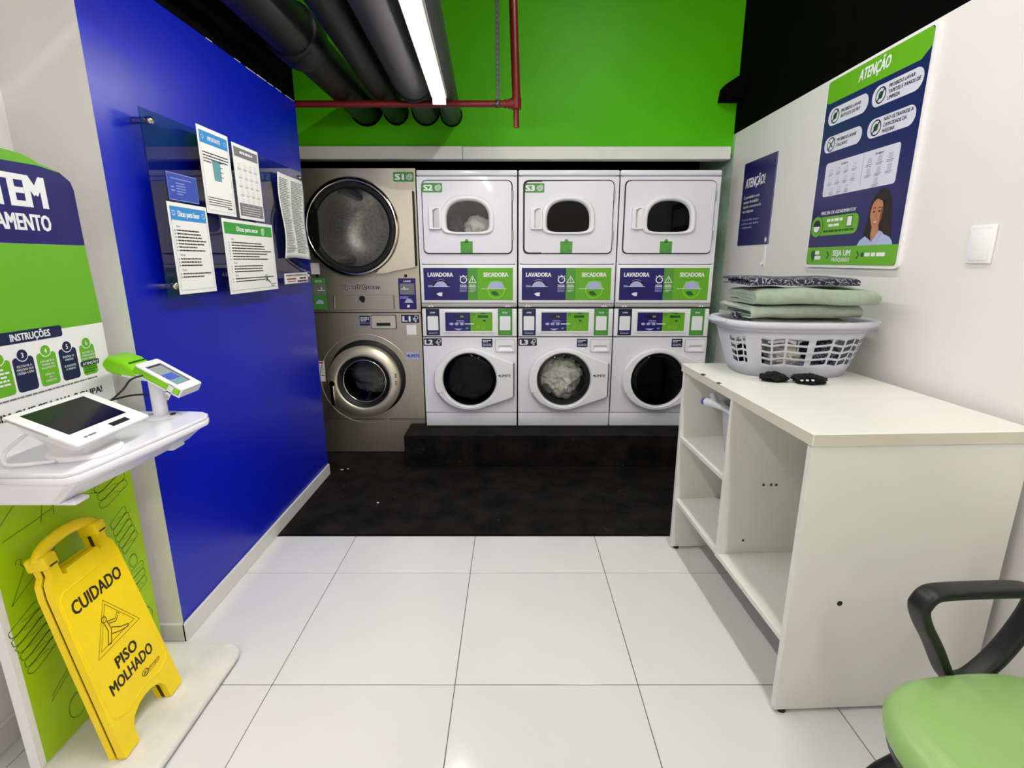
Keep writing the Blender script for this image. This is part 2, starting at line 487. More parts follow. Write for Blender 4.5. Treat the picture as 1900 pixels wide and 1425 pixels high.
# chipped plaster along the paint edge
rn = random.Random(3); mb = MB()
y = 1.75
while y < 3.18:
    L = rn.uniform(0.02, 0.10)
    if y > 2.55 or rn.random() < 0.25: mb.box(XB, XB+0.0012, y, min(y+L, 3.19), zt-0.0015+rn.uniform(-.001, .001), zt+rn.uniform(0.0008, 0.004))
    y += L + rn.uniform(0.004, 0.05)
struct('trim_1', mb, 'wall_white', 'chipped white paint edge along the top of the blue wall', 'trim')
struct('wall_recess', MB().box(XL-0.1, XL, YF+0.001, YB, 0, ZC), 'void_black', 'dark side wall of the machine recess', 'wall')
struct('baseboard_left', MB().box(XL, XL+0.014, YN, YW-0.001, 0, 0.085, 0.003, 1), 'baseboard', 'white tile baseboard along the left side wall', 'baseboard')
mb = MB().box(XB, XB+0.012, YW-0.012, YF, 0, 0.075, 0.003, 1).box(XL+0.015, XB+0.011, YW-0.012, YW-0.0005, 0, 0.075, 0.003, 1)
struct('baseboard_blue', mb, 'baseboard', 'white baseboard running along the foot of the blue wall', 'baseboard')
# right wall: white, black above, pale green inside the recess
mb = MB(); zr = 2.226; t_ = 0.1
for (a, b, c, d, k) in ((YN, 3.75, 0, zr, 0), (YN, 3.75, zr, ZC, 1), (3.75, YB, 0, zr, 2), (3.75, YB, zr, ZC, 1)):
    mb.add([(XR, a, c), (XR, b, c), (XR, b, d), (XR, a, d)], [(0, 1, 2, 3)], k)
mb.add([(XR+t_, YN, 0), (XR+t_, YB, 0), (XR+t_, YB, ZC), (XR+t_, YN, ZC)], [(0, 1, 2, 3)], 1)
o = mb.build('wall_right', ['wall_white', 'wall_black', 'wall_palegreen'])
tag(o, 'white right-hand wall painted black above head height', 'wall', kind='structure')
struct('baseboard_right', MB().box(XR-0.012, XR, YN, 3.2, 0, 0.085, 0.003, 1), 'baseboard', 'white baseboard along the right wall', 'baseboard')
# green wall over the header, header beam, dark recess
struct('wall_green', MB().box(XL, XR, YG, YG+0.1, 2.10, ZC), 'wall_green', 'bright green wall above the machines', 'wall')
mb = MB().box(XL, -0.345, YG-0.03, YG+0.06, 2.066, 2.148, 0.003, 1).box(-0.343, XR-0.02, YG-0.03, YG+0.06, 2.066, 2.146, 0.003, 1)
struct('trim_2', mb, 'white_trim', 'white header board between the green wall and the machines', 'trim')
struct('wall_back', MB().box(XL-0.1, XR+0.1, YB, YB+0.1, 0, ZC), 'void_black', 'dark back wall of the recess behind the machines', 'wall')
mb = MB().add([(1.37, YG, 2.42), (XR, YG, 2.42), (XR, 3.66, 2.42), (1.37, 3.70, 2.43), (1.38, YG, 2.50), (XR, YG, 2.58), (XR, 3.66, 2.58), (1.385, 3.70, 2.51)],
              [(0, 1, 2, 3), (4, 7, 6, 5), (0, 4, 5, 1), (1, 5, 6, 2), (2, 6, 7, 3), (3, 7, 4, 0)])
struct('trim_3', mb, 'wall_black', 'black painted plaster lump in the upper corner beside the green wall', 'trim')
struct('ceiling', MB().box(XL-0.1, XR+0.1, YN-0.1, YB+0.1, ZC, ZC+0.1), 'ceiling_black', 'high black painted ceiling', 'ceiling')
struct('wall_front', MB().box(XL-0.1, XR+0.1, YN-0.1, YN, 0, ZC), 'wall_white', 'white wall at the entrance side of the room', 'wall')

# ------------------------------------------------------------------ pipes and lamps under the ceiling
def pipe(label, x, z, r, mat, y0=-1.6, collars=(), cat='pipe', r_near=None, y_ch=None, rz=2.8):
    root = thing('ceiling_pipe', label, cat, (x, YG-0.008, z), R(rz))
    if r_near:
        MB().cyl((0, 0, 0), (0, y_ch-YG, 0), r, n=28).build('pipe_run', mat, root)
        MB().cyl((0, y_ch-YG, 0), (0, y0-YG, 0), r_near, n=28).build('pipe_run', mat, root)
    else:
        MB().cyl((0, 0, 0), (0, y0-YG, 0), r, n=28).build('pipe_run', mat, root)
    for yc, rc, lc in collars:
        MB().lathe([(r*0.9, yc-YG-lc), (rc*0.97, yc-YG-lc), (rc, yc-YG-lc+0.012), (rc, yc-YG-0.012), (rc*0.97, yc-YG), (r*0.9, yc-YG)], n=28).build('collar', 'pipe_black', root)
    MB().lathe([(r*0.98, -0.004), (r*1.12, -0.003), (r*1.10, 0.0)], n=28).build('wall_sleeve', 'wall_black', root)
    return root
pipe('thick black drain pipe next to the blue wall, leftmost at the green wall', -0.985, 2.385, 0.10, 'pipe_black', collars=((2.72, 0.122, 0.16),), r_near=0.106, y_ch=2.65, rz=0.0)
pipe('slim dark pipe between the black drain pipe and the big grey pipe', -0.785, 2.365, 0.075, 'pipe_black')
pipe('big grey pipe with a black collar beside the lit lamp', -0.585, 2.372, 0.085, 'pipe_grey', collars=((3.18, 0.118, 0.05),), r_near=0.112, y_ch=3.15)
pipe('slim grey pipe directly above the lit lamp', -0.415, 2.345, 0.066, 'pipe_grey')
d = thing('white_duct', 'crumpled white insulated duct above the dark pipes', 'duct', (-0.905, 2.2, 2.70))
MB().box(-0.11, 0.11, -3.0, 0.62, -0.07, 0.07, 0.03, 3).build('duct_wrap', 'duct_white', d)
MB().box(-0.115, 0.115, -0.05, -0.02, -0.075, 0.075, 0.02, 2).build('duct_band', 'lamp_body', d)
# red sprinkler pipe with its riser, stub and strap
rp = thing('sprinkler_pipe', 'thin dark red sprinkler pipe crossing under the black pipes', 'pipe', (0.0, 3.245, 2.272))
MB().cyl((-1.48, 0, 0), (0.005, 0, 0), 0.0185, n=16).build('cross_run', 'pipe_red', rp)
MB().cyl((0.02, 0, 0.0), (-0.025, 0, ZC-2.272-0.01), 0.024, n=16).build('riser', 'pipe_red', rp)
el = MB().cyl((-0.03, 0, 0), (0.012, 0, 0), 0.027, n=16).cyl((0.018, 0, -0.028), (0.018, 0, 0.03), 0.03, n=16)
el.build('elbow', 'pipe_red', rp)
MB().cyl((0.018, 0, -0.03), (0.02, 0, -0.125), 0.016, n=14).build('drop', 'pipe_red', rp)
MB().cyl((-0.052, 0, 0), (-0.036, 0, 0), 0.023, n=16).build('coupling', 'pipe_red', rp)
hs = thing('hanger_strap', 'perforated metal strap holding up the red sprinkler pipe', 'strap', (-0.088, 3.245, 2.272))
b_ = MB(); z = 0.02
while z < ZC-2.272-0.03:
    b_.ring_plate(rect(-0.013, 0.013, z, z+0.026), circ(0, z+0.013, 0.006, 10), (0, z+0.013), -0.001, 0.001, n=16); z += 0.026
b_.build('strap_band', 'strap', hs)
MB().lathe([(0.0200, -0.013), (0.0215, -0.013), (0.0215, 0.013), (0.0200, 0.013), (0.0200, -0.013)], n=20).build('clamp', 'strap', hs).rotation_euler = (0, 0, PI/2)
# linear lamps
def lamp(label, x, z, y0, y1, emat, rz=0.0):
    r_ = thing('tube_lamp', label, 'lamp', (x, (y0+y1)/2, z), rz); h = (y1-y0)/2
    MB().box(-0.042, 0.042, -h, h, 0.016, 0.046, 0.006, 2).build('housing', 'lamp_body', r_)
    L = []
    for y in (-h+0.012, h-0.012):
        L.append([(0.026*math.cos(t), y, 0.018 - 0.026*math.sin(t)) for t in [PI*i/12 for i in range(13)]])
    MB().loft(L, True, True, True).build('diffuser', emat, r_)
    for s in (-1, 1): MB().box(-0.036, 0.036, s*h-0.008, s*h+0.008, -0.016, 0.046, 0.004, 2).build('end_cap', 'lamp_body', r_)
    for k in (-0.6, 0.6): MB().box(-0.012, 0.012, k*h-0.01, k*h+0.01, 0.045, 0.062 if z < 3 else 3.499-z).build('bracket', 'strap', r_)
    return r_
lamp('lit white LED tube lamp under the slim grey pipe', -0.332, 2.216, 0.55, 3.0, 'lamp_main', R(2.8))
lamp('long LED tube lamp high on the black ceiling over the counter', 0.64, 3.42, 0.2, 2.75, 'lamp_high')
lamp('LED tube lamp near the entrance wall on the totem side', -0.75, 3.0, -1.9, -0.35, 'lamp_rear')  # unseen pair behind the camera, added to brighten the fronts facing it
lamp('LED tube lamp near the entrance wall on the counter side', 0.75, 3.0, -1.9, -0.35, 'lamp_rear')

# paper scraps on the black floor
for i, (x, y, s_, lb) in enumerate(((-1.172, 3.27, 0.013, 'larger white paper scrap on the black floor by the blue wall end'), (-1.135, 3.285, 0.006, 'tiny white paper scrap beside the larger scrap on the black floor'), (-0.80, 2.78, 0.008, 'small white scrap alone on the black floor strip'))):
    P = [(x + s_*math.cos(q)*(1.0 if k % 2 else 0.7), y + 0.5*s_*math.sin(q)*(1 if k % 3 else 0.7)) for k, q in enumerate([2*PI*k/7 for k in range(7)])]
    tag(MB().loft([[(a, b, 0.0005) for a, b in P], [(a, b, 0.004 + 0.002*(k % 2)) for k, (a, b) in enumerate(P)]], True, True, smooth=False).build('paper_scrap', 'paper'), lb, 'litter', 'paper scraps on the black floor')

# ------------------------------------------------------------------ laundry shapes
def wad(name, mat, c, rx, ry, rz, seed, amp=0.18, freq=3.0, parent=None, fold=6.0, flat=None):
    """crumpled cloth: a noisy ball with folds"""
    b = bmesh.new(); bmesh.ops.create_icosphere(b, subdivisions=5, radius=1.0)
    off = Vector((seed*3.1, seed*1.7, seed*0.9))
    for v in b.verts:
        p = v.co.copy()
        n1 = noise.noise(p*freq*0.5 + off); n2 = abs(noise.noise(p*freq + off*2 + Vector((n1, n1, 0))*1.5))
        n3 = abs(noise.noise(p*fold + off*3 + Vector((n2, n1, n2))*2.0))
        n4 = abs(noise.noise(p*fold*1.9 + off*5 + Vector((n3, n2, n1))*2.5))
        k = 1 + amp*(n1*0.8 - n2*0.9 - n3*0.6 - n4*0.12)
        v.co = Vector((p.x*rx*k, p.y*ry*k, p.z*rz*k))
        if flat is not None and v.co.z < flat: v.co.z = flat
    me = MB().bm(b, 0, True)
    me.v = [(x+c[0], y+c[1], z+c[2]) for x, y, z in me.v]
    return me.build(name, mat, parent)

# ------------------------------------------------------------------ white stacked washer-dryers
W2 = 0.3275
def drum(mb, c, r, y0, depth):
    mb.lathe([(r, y0), (r, y0+depth), (r*0.3, y0+depth+0.02), (0.001, y0+depth+0.02)], c, n=40)
    for k in range(3):
        a = R(90 + 120*k + 20); x, z = c[0] + (r-0.03)*math.cos(a), c[1] + (r-0.03)*math.sin(a)
        mb.cyl((x, y0+0.05, z), (x, y0+depth-0.02, z), 0.03, n=10)
    return mb
def limit_label(art, x0, x1, z0, z1, paper=True):
    if paper: art.rect('limit_sticker', 'print_lilac' if paper == 2 else 'print_white', x0, x1, z0, z1, 1)
    h = (z1-z0)*0.42; zc = (z0+z1)/2
    art.poly('limit_lettering', 'ink_navy', [(x0+0.004, zc), (x0+0.020, zc+0.009), (x0+0.020, zc-0.009)], 2)
    art.text('limit_lettering', 'ink_navy', 'LIMITE', x0+0.022, zc-h/2, h, x1-x0-0.026, bold=0.01)
def id_sticker(name, parent, y, mat, sx, x0, x1, z0, z1, kind):
    a = Art(parent, y)
    a.rect(name, mat, x0, x1, z0, z1, 1, 0.006)
    h = z1-z0
    if kind == 's':
        a.text(name+'_lettering', 'print_white', sx, x0+0.010, z0+h*0.2, h*0.62, (x1-x0)*0.46, bold=0.02)
        a.stroke(name+'_lettering', 'print_white', spiral(x1-h*0.52, z0+h*0.5, h*0.36, 2.2), h*0.065, 2)
    else:
        a.text(name+'_lettering', 'print_white', sx, x0+0.008, z0+h*0.18, h*0.66, (x1-x0)*0.46, bold=0.02)
        for dx, dz, rr in ((0.22, 0.66, 0.24), (0.50, 0.46, 0.15), (0.30, 0.22, 0.12)):
            a.ring(name+'_lettering', 'print_white', x1-h*dx-h*0.14, z0+h*dz, h*rr, h*(rr-0.07), 2)
    a.flush()
def blank_code_sticker(a, x0, x1, z0, z1):
    a.rect('code_sticker#%.3f' % x0, 'print_white', x0, x1, z0, z1, 2, 0.006)
def white_stack(label, cx, sname, lname, tilt=0.0, limit=True, seed=1):
    root = thing('stacked_washer_dryer', label, 'washing machine', (cx, 3.549, 0.226), group='white stacked washer-dryers in the recess')
    # cabinet: sides, back, floors and two front plates with the door openings
    cb = MB()
    D = 0.70; t = 0.012
    wc, wr = (-0.006, 0.350), 0.185
    win = dome(0.0, 1.425, 0.158, 0.142, 0.082)
    for z0, z1 in ((0.104, 0.648), (0.868, 1.700)):
        cb.box(-W2, -W2+t, 0.002, D, z0, z1); cb.box(W2-t, W2, 0.002, D, z0, z1)
        cb.box(-W2+t, W2-t, D-t, D, z0, z1); cb.box(-W2+t, W2-t, 0.02, D-t, z0, z0+t); cb.box(-W2+t, W2-t, 0.02, D-t, z1-t, z1)
    cb.ring_plate(rrect(-W2, W2, 0.104, 0.648, 0.006, 3), circ(wc[0], wc[1], wr+0.012, 64), wc, 0.0, 0.014, n=128)
    cb.ring_plate(rrect(-W2, W2, 1.147, 1.700, 0.006, 3), win, (0.0, 1.42), 0.0, 0.014, n=128)
    cab = cb.build('cabinet', 'white_metal', root)
    for z0, z1 in ((0.095, 0.110), (0.640, 0.656), (1.140, 1.152), (1.694, 1.708), (0.846, 0.860)):
        MB().box(-W2+0.003, W2-0.003, 0.016, 0.05, z0, z1).build('panel_joint', 'seam', root)
    MB().box(-W2, W2, 0.004, 0.5, 0.0, 0.099, 0.003, 2).build('toe_panel', 'white_metal', root)
    MB().box(-W2-0.001, W2+0.001, -0.004, D, 1.705, 1.740, 0.009, 3).build('top_panel', 'white_metal', root)
    # dryer door
    dd = MB().ring_plate(rrect(-0.291, 0.291, 1.218, 1.671, 0.028, 6), win, (0.0, 1.42), -0.016, -0.001, n=144)
    door = dd.build('dryer_door', 'white_metal', root)
    if tilt:
        door.location = (0.291, 0, 0); door.rotation_euler = (0, 0, -tilt)
        for p in door.data.vertices: p.co.x -= 0.291
    def dch(mb, name, mat):
        o = mb.build(name, mat, door)
        if tilt: o.location = (-0.291, 0, 0)
        return o
    prof = [(1.02, -0.012), (1.21, -0.016), (1.20, -0.026), (1.14, -0.034), (1.06, -0.034), (0.99, -0.026), (0.955, -0.006), (0.955, 0.012)]
    L = [[((x)*k, y, 1.42 + (z-1.42)*k) for x, z in dome(0.0, 1.425, 0.146, 0.130, 0.074)] for k, y in prof]
    dch(MB().loft(L, False, False), 'window_frame', 'white_plastic')
    dch(MB().plate(dome(0.0, 1.425, 0.142, 0.127, 0.073), -0.004, -0.001), 'window_pane', 'glass_clear' if sname == 'S2' else 'glass_dark')
    MB().ring_plate(rrect(-0.298, 0.298, 1.211, 1.678, 0.032, 6), rrect(-0.287, 0.287, 1.222, 1.667, 0.026, 6), (0, 1.44), -0.003, -0.0005, n=144).build('door_gasket', 'seam', root)
    hb = MB()   # recessed pull on the left
    sl_ = [(-0.224, 1.380), (-0.184, 1.380), (-0.184, 1.500), (-0.204, 1.500), (-0.224, 1.488)]
    hb.ring_plate(rrect(-0.248, -0.172, 1.370, 1.508, 0.008, 3), sl_, (-0.204, 1.438), -0.040, -0.014, n=64)
    hb.loft([[(x, -0.039, z) for x, z in sl_], [(-0.224, -0.0165, 1.380), (-0.186, -0.036, 1.380), (-0.186, -0.036, 1.500), (-0.204, -0.027, 1.500), (-0.224, -0.0165, 1.488)]], False, True, smooth=False)
    dch(hb, 'handle', 'white_plastic')
    a = Art(door, -0.016)
    a.rect('loading_tag', 'label_green', -0.049, 0.032, 1.2185, 1.293, 1, 0.002).poly('loading_tag', 'label_green', circ(-0.008, 1.296, 0.012, 16), 1)
    a.words('loading_tag_print', 'print_green', -0.043, 0.027, 1.281, 5, 0.011, 0.0035, 2, seed=seed).ring('loading_tag_print', 'print_green', -0.008, 1.297, 0.006, 0.003, 2, 12)
    for o in a.flush():
        if tilt: o.location = (-0.291, 0, 0)
    if sname:
        k0 = len(door.children)
        before = set(door.children)
        id_sticker('number_sticker', door, -0.016, 'label_green', sname, -0.292, -0.160, 1.600, 1.659, 's')
        if tilt:
            for o in set(door.children) - before: o.location = (-0.291, 0, 0)
    for zc in (1.33, 1.58): MB().cyl((0.299, -0.006, zc-0.03), (0.299, -0.006, zc+0.03), 0.006, n=10).build('hinge', 'grey_plastic', root)
    # dryer drum
    drum(MB(), (0, 1.42), 0.24, 0.03, 0.52).build('dryer_drum', 'drum', root)
    # information panel
    pn = MB().box(-W2+0.001, W2-0.001, -0.010, 0.05, 0.885, 1.142, 0.006, 2).build('information_panel', 'white_plastic', root)
    MB().box(-W2+0.001, W2-0.001, -0.006, 0.05, 0.858, 0.884, 0.004, 2).build('lower_rail', 'grey_plastic', root)
    for s in (-1, 1):
        sc = MB().plate([(s*0.263-0.020, 0.859), (s*0.263+0.020, 0.859), (s*0.263+0.008, 0.872), (s*0.263-0.008, 0.872)], -0.0075, -0.005).build('screw_tab', 'white_plastic', root)
        MB().cyl((s*0.263, -0.009, 0.866), (s*0.263, -0.006, 0.866), 0.004, n=10).build('screw', 'rubber', sc)
    a = Art(pn, -0.010)
    a.rect('navy_field', 'navy', -0.305, -0.006, 0.906, 1.121, 1).rect('green_field', 'print_green_dark', -0.006, 0.060, 0.906, 1.121, 1).rect('green_field', 'print_green', 0.060, 0.300, 0.906, 1.121, 1)
    a.text('heading#w', 'print_white', 'LAVADORA', -0.277, 1.063, 0.028, 0.172, bold=0.02).text('heading#d', 'print_white', 'SECADORA', 0.100, 1.063, 0.028, 0.168, bold=0.02)
    half = lambda cx_, cz_, r_, up: [(cx_ + r_*math.cos(PI*i/20), cz_ + (1 if up else -1)*r_*math.sin(PI*i/20)) for i in range(21)]
    a.poly('load_icon', 'print_lilac', half(-0.190, 0.997, 0.047, True), 2)
    a.ring('load_icon', 'deep_navy', -0.190, 0.985, 0.056, 0.048, 2).poly('load_icon', 'print_white', [(-0.222, 0.948), (-0.205, 0.935), (-0.184, 0.932), (-0.180, 0.957), (-0.200, 0.958)], 3)
    a.rect('load_icon', 'print_white', -0.262, -0.130, 0.9955, 0.9985, 3).words('load_icon', 'print_lilac', -0.276, -0.246, 1.006, 2, 0.008, 0.005, 3, seed=2)
    a.poly('load_icon#d', 'print_lilac', [(0.132, 0.984), (0.132, 1.004), (0.148, 1.030), (0.226, 1.030), (0.240, 1.004), (0.240, 0.984)], 2)
    a.poly('load_icon#d', 'deep_green', [(0.150, 0.962), (0.180, 0.968), (0.196, 0.954), (0.205, 0.938), (0.175, 0.936), (0.156, 0.948)], 2)
    a.ring('load_icon#d', 'lime', 0.186, 0.978, 0.060, 0.054, 3).rect('load_icon#d', 'print_white', 0.085, 0.258, 0.9815, 0.9845, 4)
    a.rect('load_icon#d', 'print_green_dark', 0.125, 0.248, 1.041, 1.045, 2)
    a.ring('timer_icon', 'print_white', -0.036, 1.043, 0.025, 0.018, 2).rect('timer_icon', 'print_white', -0.041, -0.031, 1.066, 1.074, 2).stroke('timer_icon', 'print_white', [(-0.036, 1.043), (-0.028, 1.052)], 0.003, 2)
    for s in (-1, 1): a.stroke('timer_icon', 'print_white', [(-0.036+s*0.018, 1.063), (-0.036+s*0.024, 1.069)], 0.005, 2)
    tri = [(0.026, 1.066), (0.050, 1.024), (0.002, 1.024)]
    a.stroke('warning_icon', 'print_white', tri, 0.008, 2, True).rect('warning_icon', 'print_white', 0.0245, 0.0275, 1.036, 1.052, 2).rect('warning_icon', 'print_white', 0.0245, 0.0275, 1.030, 1.033, 2)
    a.words('caption', 'print_white', -0.060, -0.012, 1.010, 2, 0.009, 0.005, 2, 1.0, seed=4).words('caption', 'print_lilac', -0.062, -0.012, 0.990, 4, 0.008, 0.003, 2, 0.9, seed=5)
    a.words('caption', 'print_white', 0.004, 0.050, 1.010, 2, 0.009, 0.005, 2, 1.0, seed=6).words('caption', 'print_white', 0.006, 0.050, 0.990, 4, 0.008, 0.0025, 2, 0.7, seed=7)
    a.flush()
    # control panel
    cp = MB().box(-W2+0.001, W2-0.001, -0.003, 0.05, 0.654, 0.846, 0.004, 2).build('control_panel', 'white_plastic', root)
    MB().ring_plate(rrect(-0.178, 0.168, 0.682, 0.834, 0.006, 3), rect(-0.168, 0.158, 0.692, 0.822), (0, 0.757), -0.009, -0.002, n=96).build('display_bezel', 'white_plastic', cp)
    a = Art(cp, -0.0032)
    a.rect('display_field', 'navy', -0.168, 0.006, 0.692, 0.822, 1).rect('display_field', 'print_green', 0.006, 0.158, 0.692, 0.822, 1)
    a.rect('display_window', 'ink_navy', -0.114, -0.040, 0.783, 0.803, 2).rect('display_window', 'deep_green', 0.056, 0.128, 0.784, 0.802, 2)
    dg = {1: ('25', '5'), 2: ('16', ''), 3: ('03', '00')}[seed]
    a.text('digits', 'print_yellow', dg[0], -0.064, 0.787, 0.013, 0.022)
    if dg[1]: a.text('digits#d', 'print_yellow', dg[1], 0.112 if seed == 1 else 0.062, 0.787, 0.012, bold=0.0)
    for k in range(3): a.poly('button#%d' % k, 'print_lilac', circ(-0.126+0.036*k, 0.742, 0.014, 18, 0.009), 2)
    a.rect('buttons', 'print_white', -0.034, 0.030, 0.739, 0.745, 2).words('buttons', 'print_lilac', -0.090, -0.036, 0.767, 2, 0.010, 0.004, 2, 1, seed=8)
    a.poly('buttons', 'print_lilac', [(-0.112, 0.710), (-0.046, 0.710), (-0.080, 0.696)], 2).rect('buttons', 'print_teal', -0.028, -0.010, 0.706, 0.716, 2)
    a.ring('buttons', 'deep_green', 0.024, 0.806, 0.010, 0.007, 2, 18).poly('buttons', 'deep_green', [(0.066, 0.810), (0.124, 0.810), (0.094, 0.820)], 2)
    a.rect('buttons', 'deep_green', 0.092, 0.112, 0.758, 0.770, 2)
    for x in (0.052, 0.066, 0.086, 0.102): a.stroke('buttons', 'print_yellow', [(x, 0.708), (x, 0.735)], 0.003, 2)
    a.stroke('buttons', 'print_yellow', [(0.052, 0.722), (0.066, 0.722)], 0.003, 2).stroke('buttons', 'print_yellow', [(0.086, 0.709), (0.104, 0.709)], 0.003, 2)
    a.rect('pay_sticker', 'deep_navy', -0.301, -0.207, 0.662, 0.846, 1).rect('pay_sticker', 'label_green', 0.196, 0.296, 0.662, 0.846, 1)
    blank_code_sticker(a, -0.291, -0.217, 0.698, 0.796); blank_code_sticker(a, 0.209, 0.283, 0.698, 0.796)
    a.text('pay_lettering#w', 'print_white', 'LAVAR', -0.254, 0.815, 0.011, 0.036, 'c').text('pay_lettering#d', 'print_white', 'SECAR', 0.246, 0.815, 0.011, 0.036, 'c')
    a.words('pay_lettering', 'print_lilac', -0.284, -0.222, 0.686, 2, 0.008, 0.0035, 2, 1, seed=9).words('pay_lettering', 'print_green', 0.214, 0.278, 0.686, 2, 0.008, 0.0035, 2, 1, seed=9)
    a.flush()
    # soap drawer
    dw = MB().ring_plate(rrect(0.178, 0.312, 0.548, 0.634, 0.010, 4), [(0.196, 0.556), (0.296, 0.556), (0.290, 0.594), (0.202, 0.594)], (0.246, 0.576), -0.012, 0.001, n=80)
    dw.loft([[(0.196, -0.010, 0.556), (0.296, -0.010, 0.556), (0.290, -0.010, 0.594), (0.202, -0.010, 0.594)], [(0.202, -0.008, 0.560), (0.290, -0.008, 0.560), (0.284, 0.006, 0.592), (0.208, 0.006, 0.592)]], False, True, smooth=False)
    dw = dw.build('soap_drawer', 'white_plastic', root)
    MB().ring_plate(rrect(0.174, 0.316, 0.544, 0.638, 0.012, 4), rrect(0.179, 0.311, 0.549, 0.633, 0.010, 4), (0.246, 0.59), -0.0015, 0.0, n=80).build('drawer_gap', 'grey_plastic', dw)
    a = Art(root, 0.0)
    a.rect('soap_sticker', 'ink_navy', 0.082, 0.157, 0.579, 0.638, 1, 0.005).words('soap_sticker_print', 'print_white', 0.090, 0.146, 0.628, 2, 0.010, 0.005, 2, 0.7, seed=3).words('soap_sticker_print', 'print_lilac', 0.090, 0.150, 0.602, 2, 0.010, 0.005, 2, 1, seed=5)
    a.flush()
    if lname: id_sticker('number_sticker', root, 0.0, 'ink_navy', lname, -0.326, -0.198, 0.588, 0.641, 'l')
    # washer door
    arc = [(wc[0] + 0.252*math.cos(R(q)), wc[1] + 0.225*math.sin(R(q))) for q in range(58, 303, 5)]
    out = arc + [(0.304, 0.222), (0.304, 0.470)]
    arc2 = [(wc[0] + (0.252-0.010)*math.cos(R(q)), wc[1] + (0.225-0.010)*math.sin(R(q))) for q in range(58, 303, 5)] + [(0.299, 0.228), (0.299, 0.464)]
    N = 120
    A = radial(out, wc, N); B = radial(arc2, wc, N)
    def cl(r): return [(wc[0] + r*math.cos(2*PI*i/N), wc[1] + r*math.sin(2*PI*i/N)) for i in range(N)]
    rings = [(A, -0.002), (A, -0.032), (B, -0.042), (cl(0.200), -0.044), (cl(0.192), -0.038), (cl(0.187), -0.018), (cl(0.187), -0.002)]
    L = [[(x, y, z) for x, z in lp] for lp, y in rings]
    wd = MB().loft(L, False, False, smooth=False).build('washer_door', 'white_plastic', root)
    MB().lathe([(0.186, -0.024), (0.176, -0.031), (0.14, -0.035), (0.09, -0.037), (0.0005, -0.038)], wc, n=56).build('door_pane', 'glass_dark' if not lname == 'L3' else 'glass_clear', wd)
    MB().lathe([(0.187, -0.022), (0.165, 0.005), (0.158, 0.030), (0.187, 0.030)], wc, n=56).build('gasket', 'rubber', wd)
    hd = MB().plate([(wc[0]-0.226, 0.440), (wc[0]-0.239, 0.408), (wc[0]-0.245, 0.350), (wc[0]-0.239, 0.292), (wc[0]-0.226, 0.260), (wc[0]-0.176, 0.268), (wc[0]-0.189, 0.300), (wc[0]-0.194, 0.350), (wc[0]-0.189, 0.400), (wc[0]-0.176, 0.438)], -0.0465, -0.040)
    hd.build('handle', 'white_plastic', wd)
    MB().box(0.304, 0.309, -0.030, 0.0, 0.226, 0.466).build('hinge', 'seam', wd)
    if limit:
        a = Art(wd, -0.0440); limit_label(a, 0.190, 0.287, 0.360, 0.406, True); a.flush()
    drum(MB(), wc, 0.236, 0.035, 0.42).build('washer_drum', 'drum', root)
    return root
white_stack('white stacked washer and dryer with S2 and L2 stickers next to the steel machine', -0.301, 'S2', 'L2', 0, True, 1)
white_stack('white stacked washer and dryer with S3 and L3 stickers in the middle of the row', 0.364, 'S3', 'L3', R(1.6), True, 2)
white_stack('white stacked washer and dryer without number stickers behind the counter end', 1.027, None, None, 0, False, 3)
# laundry inside
tag(wad('sheet_in_dryer', 'linen_white', (-0.222, 3.735, 1.592), 0.112, 0.12, 0.110, 4, 0.42, 1.9, flat=-0.085), 'rumpled white linen inside the S2 dryer window', 'laundry')
tag(wad('towel_in_dryer', 'linen_grey', (-0.404, 3.77, 1.615), 0.052, 0.10, 0.105, 9, 0.4, 2.0), 'grey cloth inside the S2 dryer window', 'laundry')
tag(wad('laundry_load', 'linen_white', (0.358, 3.700, 0.568), 0.178, 0.112, 0.166, 21, 0.42, 2.6, fold=4.0), 'white washing load filling the L3 washer window', 'laundry')

